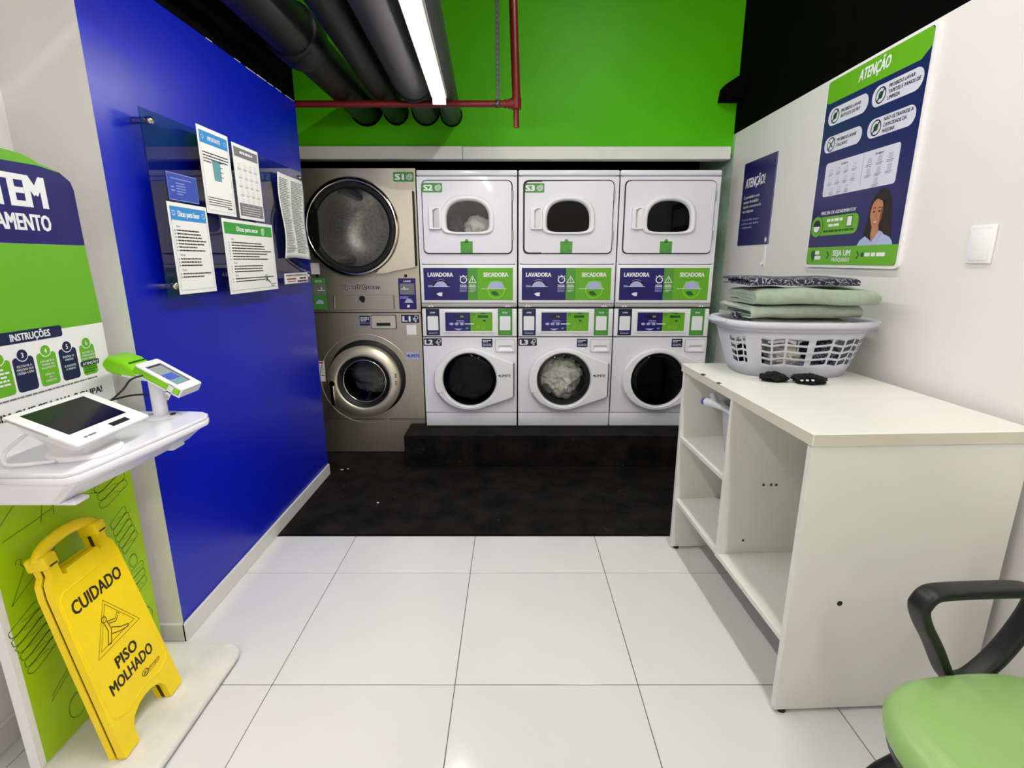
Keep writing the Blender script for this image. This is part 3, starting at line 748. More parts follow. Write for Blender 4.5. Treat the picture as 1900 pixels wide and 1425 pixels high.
# ------------------------------------------------------------------ steel stacked washer-dryer
def steel_stack():
    root = thing('stacked_washer_dryer', 'stainless steel stacked washer and dryer with S1 and L1 stickers by the blue wall', 'washing machine', (-1.027, 3.600, 0.0))
    H = 0.381; D = 0.72; t = 0.012
    dc, dr = (-0.050, 1.607), 0.275
    wc, wr = (-0.031, 0.560), 0.19
    cb = MB()
    for z0, z1 in ((0.264, 1.038), (1.044, 1.984)):
        cb.box(-H, -H+t, 0.002, D, z0, z1); cb.box(H-t, H, 0.002, D, z0, z1); cb.box(-H+t, H-t, D-t, D, z0, z1)
        cb.box(-H+t, H-t, 0.02, D-t, z0, z0+t); cb.box(-H+t, H-t, 0.02, D-t, z1-t, z1)
    cb.ring_plate(rect(-H, H, 0.264, 1.038), circ(wc[0], wc[1], wr+0.02, 64), wc, 0.0, 0.014, n=144)
    cb.ring_plate(rect(-H, H, 1.044, 1.984), circ(dc[0], dc[1], dr+0.012, 64), dc, 0.0, 0.014, n=144)
    cb.build('cabinet', 'steel', root)
    MB().box(-H, H, 0.004, 0.5, 0.004, 0.258, 0.002, 1).build('toe_panel', 'steel', root)
    for z0, z1 in ((0.252, 0.27), (1.03, 1.05)): MB().box(-H+0.003, H-0.003, 0.0145, 0.05, z0, z1).build('panel_joint', 'seam', root)
    MB().box(H-0.004, H+0.001, -0.002, 0.004, 1.05, 1.982).build('edge_strip', 'steel_matte', root)
    # dryer door
    N = 120
    def ln(c, r): return [(c[0] + r*math.cos(2*PI*i/N), c[1] + r*math.sin(2*PI*i/N)) for i in range(N)]
    dd = MB().loft([[(x, y, z) for x, z in ln(dc, r)] for r, y in ((0.322, -0.001), (0.324, -0.022), (0.316, -0.042), (0.302, -0.052), (0.290, -0.048), (0.284, -0.034), (0.282, -0.006))], False, False)
    door = dd.build('dryer_door', 'chrome', root)
    fl_ = [(dc[0]+0.155, dc[1]+0.283)] + [(dc[0]+0.155+0.2*u, dc[1]+0.283-0.047*math.sin(u*PI/2)) for u in (0.3, 0.6, 0.9)] + [(0.362, 1.848), (0.362, 1.352)] + \
          [(dc[0]+0.155+0.2*u, dc[1]-0.318+0.05*math.sin(u*PI/2)) for u in (0.9, 0.6, 0.3)] + [(dc[0]+0.14, dc[1]-0.298)] + [(dc[0]+0.318*math.cos(R(q)), dc[1]+0.318*math.sin(R(q))) for q in range(-58, 60, 6)]
    MB().plate(fl_, -0.034, -0.002).build('hinge_plate', 'steel_matte', door)
    MB().box(0.362, 0.372, -0.030, 0.0, 1.36, 1.84, 0.003, 2).build('hinge', 'rubber', door)
    MB().lathe([(0.289, -0.040), (0.262, -0.044), (0.252, -0.036), (0.250, -0.018), (0.262, 0.02)], dc, n=64).build('gasket', 'rubber', door)
    MB().lathe([(0.252, -0.024), (0.20, -0.031), (0.12, -0.036), (0.0005, -0.038)], dc, n=64).build('door_pane', 'glass_door', door)
    MB().plate([(dc[0]-0.284*math.cos(R(q)), dc[1]+0.284*math.sin(R(q))) for q in range(-34, 35, 4)] + [(dc[0]-0.216-0.0*abs(k), dc[1]+k) for k in (0.10, 0.05, 0.0, -0.05, -0.10)], -0.0535, -0.040).build('handle', 'black_plastic', door)
    dm = drum(MB(), dc, 0.30, 0.035, 0.5)
    dm.build('dryer_drum', 'drum_light', root)
    # washer door
    MB().loft([[(x, y, z) for x, z in ln(wc, r)] for r, y in ((0.330, 0.000), (0.331, -0.004), (0.327, -0.004), (0.326, 0.0))], False, False).build('embossed_ring', 'steel_matte', root)
    MB().loft([[(x, y, z) for x, z in ln((wc[0]+0.008, wc[1]+0.012), r)] for r, y in ((0.276, -0.001), (0.274, -0.012), (0.24, -0.012))], False, False).build('door_shadow_gap', 'rubber', root)
    wd = MB().loft([[(x, y, z) for x, z in ln((wc[0]-0.004, wc[1]-0.006), r)] for r, y in ((0.255, -0.004), (0.258, -0.050), (0.252, -0.062), (0.205, -0.070), (0.188, -0.070), (0.184, -0.060), (0.184, -0.020))], False, False).build('washer_door', 'steel_matte', root)
    MB().lathe([(0.187, -0.068), (0.160, -0.056), (0.150, -0.040), (0.150, 0.02), (0.19, 0.02)], wc, n=56).build('gasket', 'rubber', wd)
    MB().lathe([(0.157, -0.052), (0.153, -0.058), (0.147, -0.052)], wc, n=56).build('inner_ring', 'chrome', wd)
    MB().lathe([(0.152, -0.046), (0.10, -0.054), (0.0005, -0.058)], wc, n=56).build('door_pane', 'glass_door', wd)
    hx = -0.254
    lv = MB().cyl((hx, -0.066, 0.548), (hx, -0.082, 0.548), 0.020, n=20); lv.build('latch_hub', 'chrome', wd)
    MB().box(hx-0.016, hx+0.018, -0.094, -0.080, 0.392, 0.535, 0.010, 3).build('latch_handle', 'chrome', wd)
    for k, zz in enumerate((0.612, 0.594, 0.562, 0.545)): MB().cyl((0.197, -0.064, zz), (0.197, -0.0745, zz), 0.007, n=14).build('bolt', 'chrome', wd)
    drum(MB(), wc, 0.21, 0.03, 0.42).build('washer_drum', 'drum', root)
    # soap drawer, lint panel, lock, stickers
    dw = MB().ring_plate(rrect(0.034, 0.203, 0.931, 1.021, 0.008, 3), rect(0.068, 0.166, 0.948, 0.970), (0.117, 0.959), -0.010, 0.0, n=96).build('soap_drawer', 'steel_matte', root)
    MB().box(0.066, 0.168, -0.004, 0.0, 0.946, 0.972).build('drawer_slot', 'rubber', dw)
    MB().ring_plate(rrect(0.029, 0.208, 0.926, 1.026, 0.010, 3), rrect(0.035, 0.202, 0.932, 1.020, 0.007, 3), (0.118, 0.976), -0.002, 0.0, n=96).build('drawer_gap', 'rubber', dw)
    lp = MB().box(-0.222, 0.205, -0.004, 0.0, 1.062, 1.164, 0.002, 1).build('lint_panel', 'steel', root)
    for x in (-0.218, 0.199): MB().box(x-0.004, x+0.004, -0.010, -0.003, 1.066, 1.160, 0.002, 1).build('panel_grip', 'chrome', lp)
    MB().cyl((-0.020, -0.004, 1.138), (-0.020, -0.014, 1.138), 0.020, n=20).cyl((-0.016, -0.004, 1.122), (-0.016, -0.010, 1.122), 0.012, n=16).build('lock', 'rubber', lp)
    a = Art(root, 0.0)
    a.text('maker_lettering', 'seam', 'Speed Queen', -0.024, 1.204, 0.030, 0.262, 'c', bold=0.045, l=1).text('maker_lettering', 'grey_plastic', 'Speed Queen', -0.024, 1.205, 0.028, 0.256, 'c', bold=0.004, l=2)
    for x in (-0.322, 0.288): a.poly('key_hole#%d' % (x > 0), 'rubber', circ(x, 1.292, 0.011, 18), 1)
    a.rect('dry_sticker', 'label_green', -0.362, -0.268, 1.063, 1.276, 1).rect('dry_sticker', 'print_grey', -0.358, -0.272, 1.160, 1.240, 2).text('sticker_lettering', 'print_white', 'SECAR', -0.316, 1.250, 0.013, 0.050, 'c')
    a.poly('sticker_print', 'print_lilac', [(-0.318+0.026*math.cos(PI*i/12), 1.104+0.026*math.sin(PI*i/12)) for i in range(13)], 2).rect('sticker_print', 'print_white', -0.345, -0.290, 1.103, 1.106, 3).rect('sticker_print', 'print_white', -0.330, -0.276, 1.190, 1.196, 3).poly('sticker_print', 'print_white', [(-0.304, 1.200), (-0.292, 1.200), (-0.298, 1.222)], 3)
    a.rect('wash_sticker', 'navy', 0.234, 0.354, 1.063, 1.276, 1).rect('wash_sticker', 'print_grey', 0.244, 0.344, 1.166, 1.240, 2).text('sticker_lettering', 'print_white', 'LAVAR', 0.296, 1.250, 0.013, 0.050, 'c')
    a.poly('sticker_print', 'print_lilac', [(0.302+0.026*math.cos(PI*i/12), 1.112+0.026*math.sin(PI*i/12)) for i in range(13)], 2).rect('sticker_print', 'print_white', 0.272, 0.332, 1.110, 1.113, 3).poly('sticker_print', 'print_white', [(0.286, 1.078), (0.304, 1.076), (0.308, 1.094), (0.292, 1.096)], 3).rect('sticker_print', 'print_white', 0.250, 0.306, 1.200, 1.205, 3).poly('sticker_print', 'print_white', [(0.268, 1.207), (0.280, 1.207), (0.272, 1.226)], 3)
    a.words('sticker_print', 'print_lilac', 0.242, 0.300, 1.152, 2, 0.009, 0.0045, 2, 1, seed=2)
    a.rect('code_sticker#a', 'print_white', -0.360, -0.300, 1.303, 1.378, 1).rect('code_sticker#b', 'print_white', 0.276, 0.345, 0.885, 0.954, 1)
    a.rect('soap_sticker', 'deep_navy', -0.050, 0.022, 0.950, 1.018, 1).words('soap_sticker_print', 'print_white', -0.044, 0.016, 1.008, 3, 0.011, 0.006, 2, 0.8, seed=6).words('soap_sticker_print', 'print_lilac', -0.044, 0.016, 0.970, 1, 0.01, 0.005, 2, 1, seed=7)
    a.rect('warning_label', 'print_white', -0.366, -0.325, 0.545, 0.695, 1).rect('warning_label_print', 'print_red', -0.366, -0.330, 0.678, 0.690, 2).rect('warning_label_print', 'ink_navy', -0.362, -0.329, 0.586, 0.592, 2).words('warning_label_print', 'print_grey', -0.360, -0.332, 0.662, 5, 0.012, 0.004, 2, 0.8, seed=8)
    limit_label(a, 0.263, 0.364, 0.707, 0.762, 2)
    a.flush()
    id_sticker('number_sticker', root, 0.0, 'label_green', 'S1', 0.237, 0.372, 1.901, 1.961, 's')
    id_sticker('number_sticker', root, 0.0, 'deep_navy', 'L1', 0.242, 0.368, 0.969, 1.026, 'l')
steel_stack()
tag(wad('dark_laundry', 'linen_grey', (-1.060, 3.745, 0.565), 0.16, 0.10, 0.13, 31, 0.3, 2.5), 'grey clothes inside the L1 washer window', 'laundry')

# ------------------------------------------------------------------ payment totem
def totem():
    root = thing('payment_totem', 'white and green payment totem with printed instructions and a shelf', 'kiosk', (-1.300, 1.37, 0.0), PI/2)
    half = [(0.25, 0.034), (0.25, 1.21), (0.238, 1.45), (0.236, 1.600), (0.228, 1.622), (0.198, 1.643), (0.132, 1.657), (0.110, 1.666), (0.082, 1.673), (0.0, 1.677)]
    out = half + [(-x, z) for x, z in half[::-1][1:]]
    pn = MB().plate(out, 0.0, 0.028).build('panel', 'white_plastic', root)
    a = Art(pn, 0.0)
    a.poly('green_cap', 'print_green', [(0.232, 1.605), (0.198, 1.643), (0.130, 1.657), (0.110, 1.666), (0.082, 1.673), (0, 1.677), (-0.082, 1.673), (-0.110, 1.666), (-0.130, 1.657), (-0.198, 1.643), (-0.232, 1.605)], 1)
    hd = [(0.238, 1.442), (0.236, 1.600), (0.228, 1.622), (0.198, 1.641), (0.130, 1.650), (0.0, 1.647)]
    a.poly('navy_header', 'navy', hd + [(-x, z) for x, z in hd[::-1][1:]], 2)
    a.text('title#a', 'print_white', 'TOTEM', -0.010, 1.540, 0.082, 0.298, 'c', 0.022, 3).text('title#b', 'print_white', 'DE PAGAMENTO', -0.010, 1.478, 0.043, 0.290, 'c', 0.018, 3)
    a.rect('green_field', 'print_green', -0.2385, 0.2385, 1.208, 1.441, 1).poly('green_field', 'print_green', [(0.2385, 1.2085), (0.2495, 1.2085), (0.2385, 1.430)], 1).poly('green_field', 'print_green', [(-0.2385, 1.2085), (-0.2385, 1.430), (-0.2495, 1.2085)], 1)
    a.rect('heading_bar', 'deep_navy', -0.098, 0.098, 1.187, 1.2185, 3, 0.007).text('heading', 'print_white', 'INSTRUÇÕES', 0, 1.1935, 0.019, 0.118, 'c', 0.015, 4)
    steps = ((-0.170, 'print_green', '1', ()), (-0.102, 'print_green', '2', ()), (-0.036, 'deep_navy', '3', ('ESCOLHA A', 'MÁQUINA QUE', 'DESEJA USAR')), (0.033, 'print_green', '4', ('INFORME A', 'FORMA DE', 'PAGAMENTO', '', 'DÉBITO', 'OU', 'CRÉDITO')),
             (0.103, 'deep_navy', '5', ('INSIRA O', 'CARTÃO', '', 'E DIGITE', 'A SENHA')), (0.172, 'print_green', '6', ('RETIRE O', 'COMPROVANTE', 'PARA LIBERAR')))
    for x, mt, n, ls in steps:
        k = '#' + n
        w_ = 0.030 if n != '6' else 0.027
        a.rect('step_card'+k, mt, x-w_, x+w_, 1.058, 1.150, 1, 0.010)
        a.poly('step_number_disc'+k, 'print_white', circ(x, 1.155, 0.0175, 24), 2).poly('step_number'+k, mt, circ(x, 1.155, 0.0150, 24), 3)
        a.text('step_lettering'+k, 'print_white', n, x, 1.148, 0.014, None, 'c', 0.01, 4, 0.8)
        for i, t in enumerate(ls):
            if t: a.text('step_lettering'+k, 'print_white', t, x, 1.1235-0.0092*i, 0.0062, min(0.048, 0.0048*len(t)), 'c', 0.004, 3)
        if not ls: a.words('step_lettering'+k, 'print_white', x-0.022, x+0.022, 1.130, 5, 0.010, 0.005, 3, 0.8, 'c', seed=int(n))
    a.rect('attention_bar', 'deep_navy', 0.139, 0.207, 1.0865, 1.1015, 4, 0.003).text('attention_lettering', 'print_white', 'ATENÇÃO!', 0.173, 1.0895, 0.0085, 0.058, 'c', 0.008, 5, slant=0.15)
    a.words('attention_lettering', 'deep_green', 0.150, 0.196, 1.083, 3, 0.007, 0.003, 3, 0.8, seed=4)
    a.words('footnote', 'print_grey', -0.19, 0.19, 1.0485, 1, 0.01, 0.0045, 2, 1, seed=5)
    a.text('slogan', 'print_dark', 'É ASSIM QUE SE LAVA ROUPA!', 0, 0.996, 0.020, 0.40, 'c', 0.012, 2)
    # lower green field with sketched laundry
    a.rect('lower_field', 'lower_green', -0.232, 0.2495, 0.036, 0.868, 1)
    def sk(pts, wd=0.0026, cl=False): a.stroke('sketch#%d' % len(a.g), 'sketch_green', pts, wd, 2, cl)
    rn = random.Random(12)
    def pile(cx, cz, w_, n, dz, rt=0.0):
        for i in range(n):
            y0 = cz + i*dz; p = []
            for t in range(21):
                q = 2*PI*t/20; e = 0.5
                px = w_*math.copysign(abs(math.cos(q))**e, math.cos(q))*(1+0.06*rn.uniform(-1, 1)); pz = dz*0.52*math.copysign(abs(math.sin(q))**e, math.sin(q)) + 0.006*math.sin(px*40)
                p.append((cx + px*math.cos(rt) - (y0-cz+pz)*math.sin(rt), cz + px*math.sin(rt) + (y0-cz) + pz))
            sk(p)
            sk([(cx + w_*k, y0 + 0.004*math.sin(9*k)) for k in (-0.7, -0.3, 0.1, 0.5, 0.8)], 0.0016)
    pile(0.165, 0.66, 0.062, 4, 0.028, 0.15); pile(0.19, 0.47, 0.040, 5, 0.026, 0.25); pile(-0.165, 0.34, 0.055, 6, 0.026, 0.2); pile(0.20, 0.30, 0.03, 3, 0.03)
    def hanger(cx, cz, s, rt):
        P = [(-1, -0.45), (0, 0.05), (1, -0.45), (-1, -0.45)]; H_ = [(0, 0.05), (0, 0.25), (0.12, 0.36), (0.02, 0.48), (-0.10, 0.38)]
        for q in (P, H_): sk([(cx + s*(x*math.cos(rt)-z*math.sin(rt)), cz + s*(x*math.sin(rt)+z*math.cos(rt))) for x, z in q])
    hanger(-0.16, 0.60, 0.085, 0.5); hanger(0.03, 0.76, 0.09, -0.3); hanger(0.06, 0.50, 0.07, 0.4)
    for (x0, z0, x1, z1) in ((-0.18, 0.19, -0.02, 0.29), (-0.175, 0.205, -0.02, 0.305), (-0.02, 0.21, -0.12, 0.30), (-0.01, 0.20, -0.11, 0.29), (-0.20, 0.74, -0.10, 0.83), (-0.09, 0.70, -0.06, 0.84), (-0.05, 0.70, -0.04, 0.84), (-0.20, 0.70, -0.05, 0.72)):
        sk([(x0, z0), ((x0+x1)/2+0.006, (z0+z1)/2), (x1, z1)])
    for cx, cz, r_ in ((-0.11, 0.11, 0.030), (-0.03, 0.12, 0.035), (0.20, 0.17, 0.028), (0.19, 0.40, 0.018)):
        sk([(cx + r_*math.cos(q*0.5)*(1+0.1*rn.uniform(-1, 1)), cz + 1.2*r_*math.sin(q*0.5)) for q in range(14)]); sk([(cx-r_*0.7, cz+r_), (cx, cz+r_*1.4), (cx+r_*0.7, cz+r_)])
    a.flush()
    # foot plate
    def plan(ins): return [(x, -y) for x, y in rrect(-0.295+ins, 0.232-ins, -0.03+ins, 0.318-ins, 0.055-ins*0.5, 8)]
    lp = lambda ins, z: [(x, y, z) for x, y in plan(ins)]
    bp = MB().loft([lp(0.006, 0.010), lp(0.0, 0.014), lp(0.0, 0.028), lp(0.004, 0.032)], True, True).build('foot_plate', 'plate_worn', root)
    MB().loft([lp(0.02, 0.0), lp(0.02, 0.011)], True, True).build('foot_pad', 'rubber', bp)
    # shelf: lipped top on a tapered tray
    P = [(-0.250, -0.002), (0.262, -0.002), (0.262, -0.230), (0.255, -0.275), (0.235, -0.302), (0.205, -0.314), (0.10, -0.304), (-0.03, -0.288), (-0.16, -0.272), (-0.228, -0.260), (-0.250, -0.244)]
    def sh(k, z, f=0.0):   # inset outline
        return [(x*(1-k) + 0.006*k, y*(1-k*0.9) + (f if y < -0.1 else 0), z) for x, y in P]
    st = MB().loft([sh(0.005, 0.8995), sh(0.0, 0.902), sh(0.0, 0.908), sh(0.006, 0.911)], True, True).build('shelf_top', 'white_metal', root)
    MB().loft([sh(0.0, 0.882), sh(-0.004, 0.885), sh(-0.004, 0.8965), sh(0.002, 0.899)], True, True).build('shelf_lip', 'white_metal', root)
    def tr(z, ky, ins): return [(max(-0.246+ins, min(0.25-ins, x)), max(y, -0.300)*ky, z) for x, y in P]
    MB().loft([tr(0.8815, 0.96, 0.0), tr(0.868, 0.93, 0.0), tr(0.826, 0.76, 0.008), tr(0.822, 0.74, 0.012)], True, True, smooth=False).build('shelf_tray', 'white_metal', root)
    for x, w_ in ((-0.195, 0.045), (0.185, 0.06)): MB().box(x-w_/2, x+w_/2, -0.225, -0.17, 0.812, 0.8225, 0.003, 2).build('tray_bracket', 'white_metal', root)
totem()

# tablet on its round stand
tb = thing('tablet_stand', 'white tablet with a dark screen on a round stand on the totem shelf', 'tablet', (-1.118, 1.262, 0.9115), PI/2)
MB().loft([[(x, y, z) for x, y in circ(0, 0, r_, 40)] for r_, z in ((0.078, 0.0), (0.080, 0.003), (0.080, 0.009), (0.074, 0.013))], True, True).build('base_disc', 'white_plastic', tb)
TM = Matrix.Translation((0.0, -0.008, 0.094)) @ Matrix.Rotation(R(-23), 4, 'X').inverted()
def tilted(mb): mb.v = [tuple(TM @ Vector(p)) for p in mb.v]; return mb
nk = MB().loft([[(x, y, z) for x, y in rrect(-a_, a_, b0, b1, 0.012)] for a_, b0, b1, z in ((0.050, -0.045, 0.050, 0.012), (0.055, -0.048, 0.062, 0.045), (0.075, -0.05, 0.075, 0.072))], True, True); nk.build('neck', 'white_plastic', tb)
hs_ = MB().loft([[(x, y, z) for x, y in rrect(-a_, a_, -b_, c_, 0.014)] for a_, b_, c_, z in ((0.085, 0.060, 0.080, -0.042), (0.105, 0.076, 0.084, -0.012), (0.116, 0.083, 0.086, -0.004))], True, True)
tilted(hs_).build('rear_housing', 'white_plastic', tb)
scr = tilted(MB().box(-0.122, 0.122, -0.090, 0.090, -0.006, 0.004, 0.004, 3)).build('tablet_body', 'white_plastic', tb)
tilted(MB().box(-0.096, 0.090, -0.046, 0.072, 0.0040, 0.0046)).build('screen', 'tablet_screen', scr)
tilted(MB().box(0.006, 0.066, -0.076, -0.060, 0.0040, 0.0044)).build('card_slot', 'black_plastic', scr)
tilted(MB().box(-0.1225, -0.118, -0.02, 0.08, -0.004, 0.001)).build('side_slot', 'grey_plastic', scr)
fm = Art(scr, 0.0); fm.words('maker_mark', 'print_grey', -0.085, -0.045, -0.070, 1, 0.01, 0.006, 0, 1)
for o in fm.flush():
    for v in o.data.vertices: v.co = TM @ Vector((v.co.x, v.co.z, 0.0045))
MB().tube(smooth_path([(-0.062, 0.077, 0.074), (-0.097, 0.107, 0.040), (-0.112, 0.104, 0.012), (-0.112, 0.072, 0.009), (-0.097, 0.032, 0.008), (-0.085, 0.006, 0.008)]), 0.0045, 8).build('cable', 'white_plastic', tb)

# card terminal on a pole
ct = thing('card_terminal', 'lime green card terminal in a white holder on a short pole', 'card terminal', (-1.128, 1.572, 0.9115), PI/2)
MB().loft([[(x, y, z) for x, y in circ(0, 0, r_, 32)] for r_, z in ((0.050, 0.0), (0.050, 0.004), (0.022, 0.008))], True, True).build('base_disc', 'white_metal', ct)
MB().box(-0.004, 0.012, -0.040, -0.030, 0.006, 0.010).build('base_screw', 'black_plastic', ct)
MB().cyl((0, 0, 0.006), (0, 0, 0.140), 0.021, n=28).build('pole', 'white_metal', ct)
CM = Matrix.Translation((0.006, -0.034, 0.130)) @ Matrix.Rotation(R(31), 4, 'X')
def tc_(mb): mb.v = [tuple(CM @ Vector(p)) for p in mb.v]; return mb
fr = MB()
fr.ring_plate(rrect(-0.052, 0.052, -0.082, 0.074, 0.006, 3), rect(-0.036, 0.036, -0.054, 0.052), (0, 0), 0.0, 0.004, n=96)
fr.v = [(x, z, y+0.008) for x, y, z in fr.v]
fr.box(-0.052, 0.052, -0.082, -0.076, -0.014, 0.010, 0.002, 1).box(-0.052, 0.052, -0.082, 0.060, -0.017, -0.014).box(-0.052, -0.049, -0.056, -0.040, -0.040, 0.010)
hold = tc_(fr).build('holder', 'white_metal', ct)
tc_(MB().cyl((-0.053, -0.048, -0.030), (-0.056, -0.048, -0.030), 0.007, n=14)).build('lock', 'chrome', hold)
tc_(MB().box(-0.0485, 0.0485, -0.074, 0.074, -0.0135, 0.0072, 0.003, 2)).build('terminal_body', 'lime', ct)
sc_ = tc_(MB().box(-0.036, 0.036, -0.054, 0.052, 0.0074, 0.0084)).build('screen', 'black_plastic', ct)
tc_(MB().box(-0.031, 0.031, -0.050, 0.046, 0.0085, 0.0088)).build('screen_image', 'terminal_screen', sc_)
tc_(MB().box(-0.028, 0.024, -0.026, 0.004, 0.0089, 0.0092)).build('screen_tile', 'button_blue', sc_)
tc_(MB().box(-0.028, 0.026, -0.045, -0.032, 0.0089, 0.0092)).build('screen_bar', 'print_teal', sc_)
pr_ = MB().loft([[(x, y, z) for x, z in rrect(-0.047, 0.047, z0, z1, 0.014)] for y, z0, z1 in ((0.062, -0.014, 0.014), (0.078, -0.018, 0.022), (0.105, -0.018, 0.036), (0.150, -0.010, 0.040), (0.160, 0.000, 0.028))], True, True)
PM = Matrix.Translation((0.006, -0.030, 0.132)) @ Matrix.Rotation(R(12), 4, 'X')
pr_.v = [tuple(PM @ Vector(p)) for p in pr_.v]
pp = pr_.build('printer_head', 'lime', ct)
sl = MB().box(-0.035, 0.035, 0.088, 0.092, 0.024, 0.0315); sl.v = [tuple(PM @ Vector(p)) for p in sl.v]; sl.build('paper_slot', 'deep_green', pp)
br = MB().box(-0.046, -0.040, 0.055, 0.150, -0.034, -0.014).box(0.040, 0.046, 0.055, 0.150, -0.034, -0.014); br.v = [tuple(PM @ Vector(p)) for p in br.v]
MB().box(-0.049, 0.049, 0.030, 0.100, -0.012, -0.006, M=PM).build('rear_bracket', 'white_metal', ct)
tag(MB().tube(smooth_path([(-1.120, 1.512, 1.060), (-1.142, 1.490, 1.052), (-1.175, 1.495, 1.020), (-1.222, 1.500, 0.985), (-1.258, 1.505, 0.968), (-1.285, 1.51, 0.962)]), 0.003, 8).build('terminal_cable', 'cable_black'), 'thin black cable hanging from the card terminal to the totem', 'cable')
tag(MB().tube(smooth_path([(-1.292, 1.535, 0.963), (-1.25, 1.545, 0.975), (-1.20, 1.560, 0.985), (-1.153, 1.570, 0.985)]), 0.003, 8).build('power_cable', 'cable_black'), 'thin black cable running from the totem to the terminal pole', 'cable')

# ------------------------------------------------------------------ yellow wet floor sign leaning on the totem
ws = thing('wet_floor_sign', 'worn yellow wet floor sign leaning against the totem', 'sign', (-1.118, 1.285, 0.0325), PI/2 + R(3), None, R(-11.5))
half = [(0.135, 0.0), (0.138, 0.010), (0.128, 0.30), (0.119, 0.520), (0.112, 0.555), (0.098, 0.572), (0.098, 0.600), (0.072, 0.600), (0.072, 0.560)]
def leaf(dz): 
    top = [(0.060, 0.552), (0.055, 0.566), (-0.055, 0.566), (-0.060, 0.552)]
    bot = [(-0.078, 0.0), (-0.074, 0.050), (-0.060, 0.070), (-0.03, 0.084), (0.0, 0.088), (0.03, 0.084), (0.060, 0.070), (0.074, 0.050), (0.078, 0.0)]
    return half + top + [(-x, z) for x, z in half[::-1]] + bot
MB().plate(leaf(0), -0.024, -0.004).build('front_leaf', 'yellow_plastic', ws)
MB().plate([(x*0.985, z) for x, z in leaf(0)], 0.004, 0.022).build('rear_leaf', 'yellow_plastic', ws)
MB().plate([(x*0.96, z*0.98+0.006) for x, z in leaf(0)], -0.004, 0.004).build('leaf_gap', 'sign_black', ws)
bd = [(0.108, 0.505), (0.112, 0.49), (0.120, 0.20), (0.122, 0.125), (0.110, 0.112), (0.075, 0.100), (0.0, 0.112), (-0.075, 0.100), (-0.110, 0.112), (-0.122, 0.125), (-0.120, 0.20), (-0.112, 0.49), (-0.108, 0.505), (-0.095, 0.515), (0.095, 0.515)]
MB().tube([(x, -0.0242, z) for x, z in bd] + [(bd[0][0], -0.0242, bd[0][1])], 0.0022, 6).build('embossed_border', 'yellow_plastic', ws)
MB().tube(smooth_path([(-0.104, -0.004, 0.612), (-0.07, -0.004, 0.640), (0.0, -0.004, 0.650), (0.07, -0.004, 0.640), (0.104, -0.004, 0.612)]), 0.016, 12).build('handle', 'yellow_plastic', ws)
for s in (-1, 1):
    hk = MB().box(s*0.088-0.022, s*0.088+0.022, -0.030, 0.026, 0.592, 0.630, 0.008, 3).build('hinge_knuckle', 'yellow_plastic', ws)
    MB().box(s*0.088-0.012, s*0.088+0.012, -0.0310, -0.0295, 0.598, 0.602).build('hinge_slot', 'sign_black', hk)
a = Art(ws, -0.024)
a.text('warning_lettering#a', 'sign_black', 'CUIDADO', 0.0, 0.440, 0.040, 0.185, 'c', 0.012, 1).text('warning_lettering#b', 'sign_black', 'PISO', -0.002, 0.222, 0.036, 0.086, 'c', 0.012, 1).text('warning_lettering#c', 'sign_black', 'MOLHADO', -0.004, 0.172, 0.036, 0.178, 'c', 0.012, 1)
a.ring('maker_mark', 'sign_black', 0.028, 0.141, 0.014, 0.0115, 1, 20, 0.7).text('maker_mark', 'sign_black', 'Bralimpia', 0.020, 0.136, 0.010, 0.074, bold=0.0, l=1, slant=0.3).stroke('maker_mark', 'sign_black', [(0.022, 0.1305), (0.092, 0.132)], 0.0015, 1)
for k, wd in ((1.0, 0.0024), (0.80, 0.0024)):
    T = [(0.0 + k*0.000, 0.352 + k*0.070), (0.086*k, 0.352 - k*0.062), (-0.086*k, 0.352 - k*0.062)]
    a.stroke('pictogram', 'sign_black', T, wd, 1, True)
a.ring('pictogram', 'sign_black', -0.022, 0.372, 0.0095, 0.0072, 1, 18)
for q in ([(-0.016, 0.362), (-0.012, 0.335), (-0.030, 0.300)], [(-0.026, 0.362), (-0.024, 0.335), (-0.042, 0.302)], [(-0.016, 0.362), (0.012, 0.350), (0.026, 0.362), (0.030, 0.352)], [(-0.012, 0.352), (0.010, 0.342), (0.024, 0.352)], [(-0.010, 0.338), (0.016, 0.318), (0.044, 0.306)], [(-0.020, 0.322), (0.010, 0.308), (0.040, 0.300)], [(-0.042, 0.302), (-0.030, 0.300)], [(0.044, 0.306), (0.040, 0.300)]):
    a.stroke('pictogram', 'sign_black', q, 0.0024, 1)
a.flush()

# ------------------------------------------------------------------ glass notice board on the blue wall
gb = thing('notice_board', 'clear glass notice board on metal standoffs on the blue wall', 'board', (XB, 2.415, 1.27), PI/2)
MB().box(-0.628, 0.648, -0.052, -0.046, 0.0, 0.605, 0.001, 1).build('glass_panel', 'glass_board', gb)
for x in (-0.590, 0.612):
    for z in (0.040, 0.572):
        so = MB().cyl((x, -0.0015, z), (x, -0.0455, z), 0.0105, n=18).build('standoff', 'chrome', gb)
        MB().lathe([(0.0125, -0.0525), (0.0125, -0.0600), (0.010, -0.0635), (0.0005, -0.064)], (x, z), n=18).build('standoff_cap', 'chrome', so)
GX = XB + 0.0526
def sheet(name, label, y0, y1, z0, z1, dx=0.0, tk=0.0012, mat='paper', cat='notice', tilt=0.0):
    """a sheet on the glass: local x runs along the wall, local z up from its lower edge"""
    o = thing(name, label, cat, (GX+dx, (y0+y1)/2, z0), PI/2)
    o.rotation_euler = (0, tilt, PI/2) if False else (0, 0, PI/2)
    h, w_ = z1-z0, (y1-y0)/2
    MB().box(-w_, w_, -tk, 0.0, 0.0, h).build('sheet', mat, o)
    return o, w_, h, Art(o, -tk)
